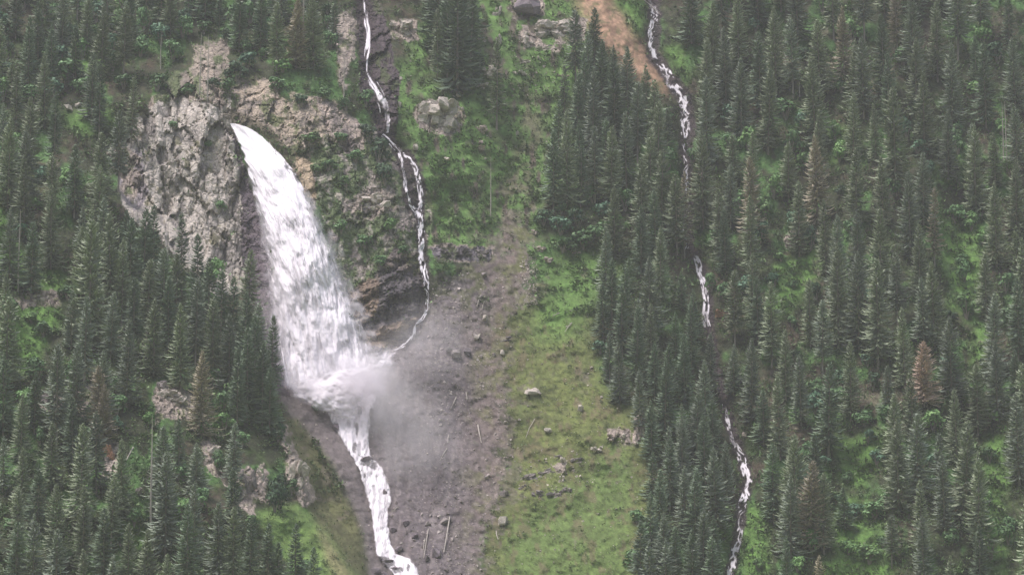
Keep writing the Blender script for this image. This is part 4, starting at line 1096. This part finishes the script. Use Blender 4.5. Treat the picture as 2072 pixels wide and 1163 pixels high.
SNAGS = [(993,315,437,'thin pale dead trunk standing on the green central slope'),(606,-60,132,'left of two tall pale trunks at the top left of the chute'),
 (613,-70,132,'right of two tall pale trunks at the top left of the chute'),(305,840,1062,'long straight bare trunk among the lower left spruces'),(339,440,530,'dark dead tree at the foot of the grey cliff'),
 (1606,70,196,'slim white dead trunk in the upper right forest'),(1618,165,196,'short white stump beside the slim dead trunk'),(36,420,590,'slender pale trunk left of the first olive spruces'),
 (696,110,200,'thin pale trunk beside the pale rocks left of the chute'),(404,60,190,'pale trunk in front of the upper cliff rocks'),(420,65,200,'second pale trunk in front of the upper cliff rocks'),
 (325,60,140,'pale trunk above the top of the grey cliff'),(2031,200,330,'leaning grey trunk near the right edge, the left of two'),(2038,200,345,'leaning grey trunk near the right edge, the right of two')]
STREAM_VIS = [([(735,-40),(744,120),(780,250),(800,300),(845,360),(855,560),(862,640),(800,710)], 24), ([(1315,-40),(1325,110),(1385,210),(1386,345)], 16), ([(1386,345),(1388,480)], 4), ([(1408,520),(1428,600),(1430,655)], 14),
   ([(1464,820),(1500,920),(1512,970),(1495,1050),(1478,1170)], 17)]
FORESTS = [
 ([(1395,-30),(2120,-30),(2120,1230),(1500,1230),(1530,960),(1470,780),(1440,650),(1430,520),(1400,440),(1400,250),(1390,120)], 46, 190, 'R'),
 ([(1240,470),(1395,430),(1400,560),(1440,720),(1480,900),(1480,1230),(1290,1230),(1320,1000),(1315,880),(1250,830),(1205,700),(1190,640),(1240,560)], 31, 135, 'M'),
 ([(1160,170),(1210,120),(1260,190),(1350,240),(1370,330),(1375,440),(1240,440),(1110,430),(1110,330)], 33, 150, 'S'),
 ([(-40,-30),(290,-30),(300,130),(210,170),(130,190),(-40,240)], 38, 168, 'A'),
 ([(280,-30),(700,-30),(690,60),(650,140),(560,150),(480,110),(400,70),(330,110),(290,60)], 38, 160, 'A2'),
 ([(-40,230),(100,300),(220,350),(270,440),(340,470),(420,560),(500,620),(540,760),(580,900),(470,880),(300,760),(-40,740)], 40, 175, 'B'),
 ([(-40,760),(250,740),(500,900),(480,960),(520,1080),(640,1150),(640,1260),(-40,1260)], 43, 190, 'C'),
 ([(870,-30),(975,-30),(960,180),(880,175)], 34, 160, 'D'),
]
CLEAR = [(GLADES[0],1),(GLADES[1],1),(GLADES[2],1),(GLADES[3],1),(GLADES[4],1),(GLADES[5],1),(GLADES[6],1),(GLADES[8],1),(GLADES[9],1),(GLADES[10],1),(GLADES[12],1),(GLADES[13],1),(GLADES[15],1),
  (CLIFF,0),(UPCLIFF,0),(LROCKS[1],1),(LROCKS[2],1),(LROCKS[3],1),(LROCKS[4],1),(LROCKS[5],1),(SCAR,0),(G_BRIGHT,0),([(1560,210),(1640,200),(1690,260),(1680,300),(1600,300)],1),([(1100,430),(1290,420),(1290,500),(1110,520)],0),([(255,860),(300,860),(300,960),(250,960)],1),([(1530,390),(1600,380),(1615,470),(1540,480)],1),([(1940,640),(2000,640),(1990,740)],1),([(420,690),(505,690),(500,830),(420,840)],1)]
trees = [dict(u=a, t=b, v=c, shape=s, tint=tn, key=True) for (a, b, c, s, tn) in KEY]
rs = np.random.default_rng(77)
for poly, spc, hpx, code in FORESTS:
    xs = [p[0] for p in poly]; ys = [p[1] for p in poly]
    for _ in range(6000):
        u = rs.uniform(min(xs), max(xs)); v = rs.uniform(min(ys), max(ys) + (40 if max(ys) > 1200 else 0))
        if not pip(np.array([u]), np.array([v]), poly)[0]: continue
        h = hpx * rs.choice([rs.uniform(.5, .75), rs.uniform(.75, .95), rs.uniform(.9, 1.15)], p=[.2, .45, .35]) * (1.05 if v > 900 else 1)
        
        dense = spc * rs.uniform(.8, 1.25)
        if any(((u - q['u']) / 1.0) ** 2 + ((v - q['v']) / 2.0) ** 2 < dense ** 2 for q in trees if abs(u - q['u']) < 70 and abs(v - q['v']) < 130): continue
        bad = False
        pu = np.array([u] * 5); pv = v - h * np.array([.05, .3, .5, .72, .92])
        su = np.concatenate([pu - .09 * h * np.array([.9, 1, .8, .5, .2]), pu + .09 * h * np.array([.9, 1, .8, .5, .2])]); sv = np.concatenate([pv, pv])
        for cp, strong in CLEAR:
            ins = pip(pu, pv, cp)
            if ins[0] or (strong and (ins.any() or pip(su, sv, cp).sum() >= 2)) or ins.sum() >= 3: bad = True; break
        if not bad: bad = any(v > q['v'] - 4 and abs(u - q['u']) < .10 * h + 9 and v - h < q['t'] + .42 * (q['v'] - q['t']) for q in trees if q['key'] and abs(u - q['u']) < 60)
        if bad: continue
        for pts, w in STREAM_VIS:
            d, _ = poldist(pu, pv, pts)
            if (d < w + h * .13 * np.array([1., 1, .8, .5, .2])).any(): bad = True; break
        if bad: continue
        if v < 20 and v - h > 0: pass
        s = rs.choice(['n1', 'n2', 'n3', 'n4', 'n5', 'n6', 'sparse'], p=[.24, .2, .2, .12, .12, .10, .02])
        if code == 'M': s = rs.choice(['n1', 'n3', 'n5', 'n2'])
        pm = {'R': [.38, .20, .39, .03], 'M': [.12, .66, .22, 0], 'S': [.2, .55, .25, 0], 'D': [0, 1, 0, 0]}.get(code, [.36, .30, .31, .03])
        tn = rs.choice(['olive', 'dark green', 'grey-green', 'brownish'], p=pm)
        trees.append(dict(u=u, t=v - h, v=v, shape=str(s), tint=str(tn), key=False))
# how much of each tree shows (near trees first)
vis = np.full((590, 1060), -1, int)
order = sorted(range(len(trees)), key=lambda i: float(depth(trees[i]['u'], trees[i]['v'])))
for i in order:
    q = trees[i]; cnt = 0; hh = q['v'] - q['t']; wmax = hh * .12
    for y in range(int(max(q['t'], 0)) // 2, int(min(q['v'] - hh * .1, 1162)) // 2 + 1):
        f = (y * 2 - q['t']) / hh; w = wmax * max(.05, f) ** .6
        a = int(max(0, (q['u'] - w) / 2)); b = int(min(1035, (q['u'] + w) / 2)) + 1
        if b <= a: continue
        seg = vis[y, a:b]; k = seg < 0; cnt += int(k.sum()); seg[k] = i
    q['vis'] = cnt
order_y = {i: q['v'] for i, q in enumerate(trees)}
trees = [q for q in trees if q['vis'] > 6]
trees.sort(key=lambda q: -q['vis'] - (1e5 if q['key'] else 0))
NIND = 296
ind = trees[:NIND]; mass = trees[NIND:]
print('spruces', len(trees), 'key', len(KEY), 'in mass', len(mass))
ZONES = [
 ('below the grey cliff', lambda u, v: 190 < u < 420 and 520 < v < 740),
 ('on the dark ridge beside the waterfall', lambda u, v: 420 <= u < 620 and 560 < v < 900),
 ('above the pale rock face on the left ridge', lambda u, v: 190 < u < 420 and 740 <= v < 900),
 ('left of the grey cliff', lambda u, v: u <= 260 and 270 <= v < 530),
 ('around the small left glade', lambda u, v: u <= 190 and 530 <= v < 800),
 ('in the top left corner', lambda u, v: u < 300 and v < 270),
 ('between the cliff top and the chute', lambda u, v: 300 <= u < 760 and v < 270),
 ('left of the bare trunk on the left slope', lambda u, v: u < 300 and 800 <= v < 1080),
 ('at the bottom left corner', lambda u, v: u < 300 and v >= 1080),
 ('on the lower slope left of the green knoll', lambda u, v: 300 <= u < 760 and v >= 900),
 ('in the dark clump on the upper slope', lambda u, v: 800 < u < 1080 and v < 300),
 ('below the orange scar', lambda u, v: 1080 <= u < 1400 and v < 345),
 ('above the leafy thicket', lambda u, v: 1080 <= u < 1400 and 345 <= v < 480),
 ('in the upper dark stand beside the meadow', lambda u, v: 1080 <= u < 1470 and 480 <= v < 720),
 ('in the middle dark stand beside the meadow', lambda u, v: 1150 <= u < 1490 and 720 <= v < 940),
 ('in the lowest dark stand beside the meadow', lambda u, v: 1150 <= u < 1510 and v >= 940),
 ('just right of the upper forest stream', lambda u, v: 1380 <= u < 1600 and v < 310),
 ('in the top right forest', lambda u, v: 1600 <= u < 1830 and v < 310),
 ('in the top right corner', lambda u, v: u >= 1830 and v < 310),
 ('around the small pale rock beside the stream', lambda u, v: 1380 <= u < 1600 and 310 <= v < 520),
 ('above the middle glade', lambda u, v: 1600 <= u < 1830 and 310 <= v < 520),
 ('above the far right glade', lambda u, v: u >= 1830 and 310 <= v < 520),
 ('right of the rust-orange boulder', lambda u, v: 1430 <= u < 1640 and 520 <= v < 780),
 ('between the middle glade and the dead tree', lambda u, v: 1640 <= u < 1850 and 520 <= v < 780),
 ('around the far right glade', lambda u, v: u >= 1850 and 520 <= v < 780),
 ('beside the lower stream above its bend', lambda u, v: 1440 <= u < 1680 and 780 <= v < 980),
 ('below the dead orange tree', lambda u, v: 1680 <= u < 1900 and 780 <= v < 980),
 ('below the far right glade', lambda u, v: u >= 1900 and 780 <= v < 980),
 ('right of the lower stream at its bend', lambda u, v: 1490 <= u < 1720 and 980 <= v),
 ('right of the bottom glade', lambda u, v: 1720 <= u < 1920 and 980 <= v),
 ('in the bottom right corner', lambda u, v: u >= 1920 and 980 <= v)]
def ordinal(n): return ['', 'first', 'second', 'third', 'fourth', 'fifth', 'sixth', 'seventh', 'eighth', 'ninth', 'tenth', 'eleventh', 'twelfth', 'thirteenth', 'fourteenth', 'fifteenth', 'sixteenth', 'seventeenth', 'eighteenth', 'nineteenth', 'twentieth'][n] if n <= 20 else f'{n}th'
for q in ind:
    q['zone'] = next((z for z, f in ZONES if f(q['u'], q['v'])), 'standing alone at the forest edge')
    hh = q['v'] - q['t']; q['size'] = 'tall' if hh > 165 else 'short' if hh < 110 else 'mid-sized'
from collections import defaultdict
bz = defaultdict(list)
for q in ind: bz[(q['zone'], q['size'], q['tint'])].append(q)
for (z, s, tn), L in bz.items():
    L.sort(key=lambda q: q['u'])
    for i, q in enumerate(L):
        q['label'] = f"{s} {tn} spruce {z}" if len(L) == 1 else f"{s} {tn} spruce {z}, {ordinal(i + 1)} leftmost"
def add_tree(u, t, v, shape, tintn, label, group, cat='spruce', name='spruce_tree'):
    p = on_slope(u, v); H = (v - t) * p.y / F * 1.02
    tm, cm = get_spruce(shape, tintn)
    k = H / 25.0; wv = random.uniform(.9, 1.12) * (.75 + .25 / max(k, .5))
    e = empty(name, p, random.uniform(0, 6.28), (k * wv, k * wv, k)); e.rotation_euler[0] = random.gauss(0, .018); e.rotation_euler[1] = random.gauss(0, .018)
    link('trunk', tm, e)
    if cm is not None: link('crown', cm, e)
    tag(e, label, cat, group); return e
for q in ind:
    lab = q['label']
    if q['tint'] == 'rust-brown': lab = 'dead rust-brown spruce standing out in the right forest'
    if q['shape'] == 'sparse' and q['u'] == 1005: lab = 'thin pale sparse spruce on the upper central slope'
    add_tree(q['u'], q['t'], q['v'], q['shape'], q['tint'], lab, 'spruces standing on the mountainside')
for (u, t, v, lab) in SNAGS:
    p = on_slope(u, v); H = (v - t) * p.y / F * 1.02; tm, _ = get_spruce('snag', 'olive')
    o = link('dead_trunk', tm); o.location = p; o.scale = (max(.8, H / 25),) * 2 + (H / 25,)
    o.rotation_euler = (0, random.uniform(-.03, .03), random.uniform(0, 6)); tag(o, lab, 'dead tree', 'dead standing trunks')
# the rest of the forest as one mass of simpler real trees
MV, MF, MR, MM = [], [], [], []; off = 0
LOD = {}
for sname, kw in SHAPES.items():
    if kw is None: continue
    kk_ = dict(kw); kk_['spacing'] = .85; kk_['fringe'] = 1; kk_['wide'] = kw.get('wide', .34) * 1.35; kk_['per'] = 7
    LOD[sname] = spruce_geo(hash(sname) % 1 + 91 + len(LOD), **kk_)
mats = [SPM[k] for k in ('olive', 'dark green', 'grey-green', 'brownish', 'rust-brown')] + [M_BARK]
mk_i = {'olive': 0, 'dark green': 1, 'grey-green': 2, 'brownish': 3, 'rust-brown': 4}
tv4, tf4 = trunk_geo(25, .3, 5, 0, 4); tf4 = np.array([(a, b, c) for a, b, c, d in tf4] + [(a, c, d) for a, b, c, d in tf4])
for q in mass:
    p = np.array(on_slope(q['u'], q['v'])); H = (q['v'] - q['t']) * p[1] / F * 1.02; k = H / 25; a = rs.uniform(0, 6.28); w = k * rs.uniform(.92, 1.12) * (.75 + .25 / max(k, .5))
    Vb, Fb, Rb = LOD[q['shape']]
    for (v_, f_, r_, mi) in ((Vb, Fb, Rb, mk_i[q['tint']]), (tv4, tf4, np.zeros(len(tv4)), 5)):
        c, s_ = math.cos(a), math.sin(a)
        x = (v_[:, 0] * c - v_[:, 1] * s_) * w; y = (v_[:, 0] * s_ + v_[:, 1] * c) * w
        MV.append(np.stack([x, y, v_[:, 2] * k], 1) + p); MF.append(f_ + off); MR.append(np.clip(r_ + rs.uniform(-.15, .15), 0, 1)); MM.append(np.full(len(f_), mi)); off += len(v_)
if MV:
    me = mk_mesh('spruce_forest', np.concatenate(MV), np.concatenate(MF), mats, fm=np.concatenate(MM)); fattr(me, 'tiplit_or_rand', np.concatenate(MR))
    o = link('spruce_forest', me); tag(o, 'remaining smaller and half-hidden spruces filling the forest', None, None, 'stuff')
    print('forest tris', sum(len(f) for f in MF))

# ------------------------------------------------------------------ leafy shrubs and small broad-leaved trees
def leafy_geo(seed, n=620, leaf=.34, lobes=7, hw=1.0):
    """unit shrub: about 2 m wide, 2 m tall"""
    rs = np.random.default_rng(seed)
    L = [(rs.uniform(-.55, .55), rs.uniform(-.5, .5), rs.uniform(.35, 1.55), rs.uniform(.38, .62)) for _ in range(lobes)]
    tr, rnd = [], []
    for i in range(n):
        lx, ly, lz, r = L[rs.integers(0, lobes)]
        d = rs.normal(size=3); d /= np.linalg.norm(d); d[2] = abs(d[2]) * .9 if rs.uniform() < .7 else d[2]
        c = np.array([lx, ly, lz]) + d * r * rs.uniform(.72, 1.08)
        nrm = d + rs.normal(size=3) * .45 + np.array([0, 0, .5]); nrm /= np.linalg.norm(nrm)
        a = np.cross(nrm, rs.normal(size=3)); a /= np.linalg.norm(a); b = np.cross(nrm, a)
        s = leaf * rs.uniform(.5, 1.1) * .5
        q = [c - a * s, c - b * s * .6, c + a * s, c + b * s * .6]
        tr += [(q[0], q[1], q[2]), (q[0], q[2], q[3])]; x = rs.uniform(); rnd += [x, x]
    T = np.array(tr); return T.reshape(-1, 3), np.arange(len(T) * 3).reshape(-1, 3), np.repeat(rnd, 3)
LG = [leafy_geo(s) for s in (1, 2, 3, 4)]
STEMV, STEMF = [], []
for k in range(5):
    a = k * 1.3; v3, f3 = tube([(0, 0, -.3), (math.cos(a) * .2, math.sin(a) * .2, .5), (math.cos(a) * .5, math.sin(a) * .5, 1.3)], [.07, .05, .02], 5)
    o_ = len(STEMV); STEMV += v3; STEMF += [tuple(x + o_ for x in f) for f in f3]
stem_me = mk_mesh('shrub_stem', STEMV, STEMF, [M_BARK])
LM = {}
def leafy(k, tn):
    if (k, tn) not in LM:
        V_, F_, r_ = LG[k]; me = mk_mesh('shrub_foliage', V_, F_, [M_LEAF[tn]]); fattr(me, 'tiplit_or_rand', r_); LM[(k, tn)] = me
    return LM[(k, tn)]
SHRUBS = [
 (566,1030,46,84,'dark green','round dark leafy tree between the two rock walls at lower left'),
 (556,1035,40,66,'dark green','dark leafy bush at the left foot of the round dark tree'),
 (480,770,38,74,'bright green','bright leafy tree on the dark ridge beside the waterfall foot'),
 (474,810,44,50,'bright green','bright bush under the leafy tree on the dark ridge'),
 (452,835,40,50,'mid green','mid green bush lower on the dark ridge'),
 (310,722,34,40,'bright green','bright green bush below the bare trunks on the left ridge'),
 (360,760,30,34,'mid green','small bush left of the leafy ridge trees'),
 (150,770,30,46,'mid green','slim green bush on the left slope above the pinkish streak'),
 (235,790,28,34,'mid green','green bush above the pale rock patch on the left slope'),
 (135,175,70,60,'mid green','wide leafy bush above the white rocks at upper left'),
 (172,195,60,46,'mid green','leafy bush right of the wide one at upper left'),
 (105,200,46,50,'blue-green','bluish bush left of the wide one at upper left'),
 (120,130,50,46,'blue-green','dark leafy bush highest of the upper left bushes'),
 (350,125,44,54,'mid green','leafy tree above the crest of the grey cliff'),
 (290,70,30,60,'mid green','narrow leafy tree in the upper left forest'),
 (338,40,40,44,'bright green','bright bush near the top edge above the cliff'),
 (318,185,46,40,'mid green','bush on the very crest of the grey cliff'),
 (250,180,44,36,'mid green','bush left of the cliff crest under the pale trunks'),
 (480,165,46,46,'dark green','dark bush over the lip of the waterfall notch'),
 (462,190,40,34,'mid green','bush on the ledge left of the waterfall notch'),
 (500,140,44,40,'blue-green','bluish bush above the waterfall notch'),
 (630,290,50,26,'bright green','low green bush on the rock right of the waterfall lip'),
 (690,290,36,26,'mid green','low bush on the ledge above the mossy wall'),
 (970,150,46,44,'dark green','dark bush right of the dark spruce clump'),
 (740,215,34,40,'mid green','bush left of the thin upper waterfall'),
 (745,285,38,40,'dark green','dark bush below the rocks left of the chute'),
 (765,330,46,56,'dark green','dark bush on the wall between falls, upper one'),
 (778,372,42,50,'dark green','dark bush on the wall between falls, lower one'),
 (720,330,34,30,'mid green','small green bush on the mossy wall'),
 (1100,455,46,36,'dark green','dark bush at the left end of the thicket'),
 (1135,475,54,44,'blue-green','bluish bush in the left half of the thicket'),
 (1170,460,50,40,'dark green','dark bush in the upper middle of the thicket'),
 (1180,500,56,42,'mid green','mid green bush low in the middle of the thicket'),
 (1215,485,54,44,'mid green','mid green bush in the right half of the thicket'),
 (1250,475,54,46,'bright green','bright bush at the right end of the thicket'),
 (1140,510,50,30,'mid green','low bush along the bottom of the thicket'),
 (1225,445,50,44,'blue-green','bluish bush high in the right half of the thicket'),
 (1265,425,46,44,'mid green','bush above the right end of the thicket'),
 (1240,400,40,40,'bright green','bright bush beneath the spruces above the thicket'),
 (1590,240,64,44,'mid green','wide leafy bush under the white dead trunk in the right forest'),
 (1625,265,56,46,'blue-green','bluish bush right of the wide one under the white dead trunk'),
 (1560,280,46,46,'mid green','bush below left of the white dead trunk'),
 (1600,310,44,50,'mid green','leafy bush in the gap below the white dead trunk'),
 (1690,285,28,50,'bright green','bright narrow bush in the right forest gap'),
 (1880,365,34,44,'blue-green','bluish leafy tree in the right forest above the brownish spruce'),
 (1405,330,34,36,'mid green','bush right of the forest stream below its upper reach'),
 (1430,315,34,30,'blue-green','bluish bush right of the forest stream beside the pale rock'),
 (1420,430,36,50,'mid green','green bush right of the hidden reach of the forest stream'),
 (1450,500,40,40,'mid green','green bush above the middle forest stream'),
 (1550,440,40,60,'bright green','bright bush between spruces left of the reddish-brown rock'),
 (1565,400,36,50,'bright green','bright bush higher between spruces in the right forest'),
 (1605,460,30,34,'blue-green','bluish bush above the reddish-brown rock'),
 (1725,470,36,34,'mid green','green bush right of the pinkish rock in the forest'),
 (1720,560,40,40,'mid green','green bush between tall spruces in the middle right forest'),
 (1440,590,26,40,'mid green','green bush right of the middle forest stream'),
 (1465,610,36,46,'mid green','green bush above the rust-orange boulder'),
 (1930,790,36,60,'mid green','light green bush right of the dead orange tree'),
 (1915,760,34,46,'blue-green','bluish bush close to the dead orange tree'),
 (1750,860,50,36,'mid green','wide bush in the right forest above the lower glade'),
 (1700,820,50,44,'mid green','green bush left above the lower right glade'),
 (1770,1050,54,40,'mid green','wide leafy bush in the bottom glade'),
 (1795,1030,44,40,'mid green','bush at the right side of the bottom glade'),
 (1730,1050,40,36,'blue-green','bluish bush in the middle of the bottom glade'),
 (2005,1130,54,90,'bright green','tall bright leafy tree at the bottom right'),
 (2040,1100,40,60,'mid green','green tree right of the tall bright one at the bottom right'),
 (1760,1140,54,44,'bright green','bright bush at the bottom edge of the glade'),
 (1310,1100,46,46,'mid green','green bush at the meadow edge near the bottom'),
 (1290,1060,36,34,'mid green','small bush at the meadow edge beside the brown streak'),
 (1285,1150,44,40,'mid green','green bush at the meadow edge at the bottom'),
 (1230,760,36,30,'mid green','bush poking from the dark stand into the meadow'),
 (1215,715,40,30,'blue-green','bluish bush at the left edge of the dark stand'),
 (235,870,30,34,'blue-green','bluish bush above the tan rock streak'),
 (410,880,36,30,'mid green','bush below the pale rock face on the forest ridge'),
 (640,835,22,24,'mid green','small bush on the bank beside the torrent head'),
 (80,900,30,40,'mid green','bush between spruces at the far lower left'),
 (590,1000,24,34,'mid green','small bush against the pale rock wall'),
 (665,345,34,26,'mid green','small bush on the mossy wall close to the waterfall'),
 (700,380,30,26,'bright green','bright tuft of bush in the middle of the mossy wall'),
 (690,470,34,28,'mid green','bush low on the mossy wall beside the waterfall'),
 (735,500,40,28,'mid green','bush low on the mossy wall between the falls'),
 (790,470,34,30,'bright green','bright bush on the wall left of the side stream'),
 (770,540,36,24,'mid green','bush over the dark rocks above the slab'),
 (820,520,30,24,'mid green','bush left of the side stream above the dark rocks'),
 (640,350,26,20,'bright green','little bush on the tan rock beside the waterfall'),
 (380,195,36,30,'mid green','bush on the top of the grey cliff in the middle'),
 (430,182,30,30,'dark green','dark bush between the upper cliff rocks'),
 (560,185,40,34,'mid green','bush above the tan rock right of the notch'),
 (610,215,34,30,'dark green','dark bush on the tan rock right of the notch'),
 (655,205,40,34,'mid green','bush on the ledge above the tan rock'),
 (700,225,30,30,'mid green','bush at the right end of the tan rock'),
 (420,300,22,18,'mid green','tiny bush clinging to the middle of the grey cliff'),
 (350,260,24,18,'mid green','tiny bush clinging to the upper left of the grey cliff'),
 (445,430,26,30,'mid green','tiny bush low on the grey cliff near the waterfall'),
]
def add_shrub(u, v, w, h, tn, lab, group, cat='shrub', name='leafy_shrub'):
    p = on_slope(u, v); m = p.y / F
    e = empty(name, p, random.uniform(0, 6.28), (w * m / 2 * 1.05, w * m / 2 * 1.05, h * m / 2))
    link('foliage', leafy(random.randrange(4), tn), e); link('stem', stem_me, e)
    tag(e, lab, cat, group); return e
BZ = defaultdict(list); r3 = np.random.default_rng(5); pl = [(a[0], a[1]) for a in SHRUBS]
for poly, _, _, code in FORESTS:
    if code == 'M': continue
    xs = [p[0] for p in poly]; ys = [p[1] for p in poly]; n_ = 0
    for _k in range(4000):
        if n_ >= {'R': 75, 'S': 8, 'D': 0, 'A': 20, 'A2': 22, 'B': 14, 'C': 22}[code]: break
        u = r3.uniform(max(0, min(xs)), min(2072, max(xs))); v = r3.uniform(max(10, min(ys)), min(1170, max(ys)))
        if not pip(np.array([u]), np.array([v]), poly)[0]: continue
        y, x = int(v / 2) - 8, int(u / 2)
        if x > 1030 or y < 1: continue
        hid_ = vis[y, x]
        if hid_ >= 0 and order_y[hid_] > v: continue
        if any(abs(u - a) < 34 and abs(v - b) < 26 for a, b in pl): continue
        if any(poldist(np.array([u]), np.array([v - 14]), p_)[0][0] < w_ + 16 for p_, w_ in STREAM_VIS): continue
        w = r3.uniform(26, 52); h = w * r3.uniform(.7, 1.3); tn = str(r3.choice(['bright green', 'mid green', 'dark green', 'blue-green'], p=[.25, .4, .15, .2]))
        z = next((z for z, f in ZONES if f(u, v)), 'at the forest edge'); sz = 'wide' if w > 40 else 'small'
        BZ[(z, sz, tn)].append((u, v, w, h)); pl.append((u, v)); n_ += 1
for (z, sz, tn), L in BZ.items():
    L.sort()
    for i, (u, v, w, h) in enumerate(L):
        SHRUBS.append((u, v, w, h, tn, f"{sz} {tn} bush {z}" if len(L) == 1 else f"{sz} {tn} bush {z}, {ordinal(i + 1)} leftmost"))
for (u, v, w, h, tn, lab) in SHRUBS:
    add_shrub(u, v, w, h, tn, lab, 'leafy shrubs and small trees', 'bush')
# undergrowth (uncountable): low leaf clumps over forest gaps and meadows
def herb_proto(seed, n=7):
    rs = np.random.default_rng(seed); tr = []
    for i in range(n):
        a = rs.uniform(0, 6.28); r = rs.uniform(.1, .6); c = np.array([math.cos(a) * r, math.sin(a) * r * .8, rs.uniform(.15, .75)])
        d = rs.normal(size=3) * .3 + np.array([math.cos(a), math.sin(a), .3]); d /= np.linalg.norm(d); e_ = np.cross(d, (0, 0, 1)); e_ /= np.linalg.norm(e_) + 1e-6
        s = rs.uniform(.25, .5); tr.append((c - e_ * s * .5, c + e_ * s * .5, c + d * s + np.array([0, 0, rs.uniform(-.2, .35)])))
    T = np.array(tr); return T.reshape(-1, 3), np.arange(n * 3).reshape(-1, 3)
HP = [herb_proto(s) for s in range(6)]
def herb_field(name, n, keep, mat, lab, smin, smax, seed):
    r2 = np.random.default_rng(seed); u = r2.uniform(-20, 2092, n); v = r2.uniform(-20, 1200, n)
    iu = np.clip(((u - gu[0]) / STEP).astype(int), 0, NC - 1); iv = np.clip(((v - gv[0]) / STEP).astype(int), 0, NR - 1)
    k = r2.uniform(0, 1, n) < keep(u, v, klass[iv, iu]); u, v = u[k], v[k]
    big = np.where((v > 640) & (u > 950) & (u < 1310) | ((v > 1000) & (u > 480) & (u < 780)), .5, 1.0)
    P = world_pt(u, v, depth(u, v)); s = r2.uniform(smin, smax, len(u)) * big
    s = s * (1 + .7 * (fbm(u / 12, v / 9, 3, seed) > .25))
    merged(name, HP, P, r2.uniform(0, 6.3, len(u)), s, [mat], lab); print(name, len(u))
herb_field('undergrowth', 110000, lambda u, v, k: np.where(k == 0, .55 * sstep(-.5, .3, fbm(u / 26, v / 20, 3, 950)), np.where(k == 3, .10 * sstep(.05, .3, fbm(u / 16, v / 16, 3, 951)) , 0)), M_HERBD, 'dense low undergrowth covering the ground between the spruces', .7, 1.9, 31)
herb_field('meadow_herbs', 150000, lambda u, v, k: np.where(k == 1, .75 * sstep(-.4, .3, fbm(u / 20, v / 12, 3, 960)) * (1 - .55 * sstep(690, 760, v) * ((u > 950) & (u < 1300))), 0), M_HERB, 'tall herbs and grass tufts growing on the green slopes', .6, 1.7, 32)

# ------------------------------------------------------------------ air
def haze_box():
    x0, x1, y0, y1, z0, z1 = -1000, 1000, -420, 1200, float(W[..., 2].min()) - 3, float(W[..., 2].max()) + 40
    z0 = min(z0, -3)
    V_ = [(x, y, z) for x in (x0, x1) for y in (y0, y1) for z in (z0, z1)]
    F_ = [(0, 1, 3, 2), (4, 6, 7, 5), (0, 4, 5, 1), (2, 3, 7, 6), (0, 2, 6, 4), (1, 5, 7, 3)]
    m = bpy.data.materials.new('haze'); m.use_nodes = True; nt = m.node_tree; nt.nodes.remove(nt.nodes['Principled BSDF'])
    pv = N(nt, 'ShaderNodeVolumePrincipled'); pv.inputs['Color'].default_value = (.94, .93, 1, 1); pv.inputs['Density'].default_value = HAZE
    nt.links.new(pv.outputs[0], nt.nodes['Material Output'].inputs['Volume'])
    me = mk_mesh('haze', V_, F_, [m]); o = link('haze', me); tag(o, 'thin pale mountain haze filling the valley air', None, None, 'stuff')
HAZE = .0001
haze_box()
print('total tris', sum(len(m.polygons) * (2 if len(m.polygons) and m.polygons[0].loop_total == 4 else 1) for m in bpy.data.meshes))
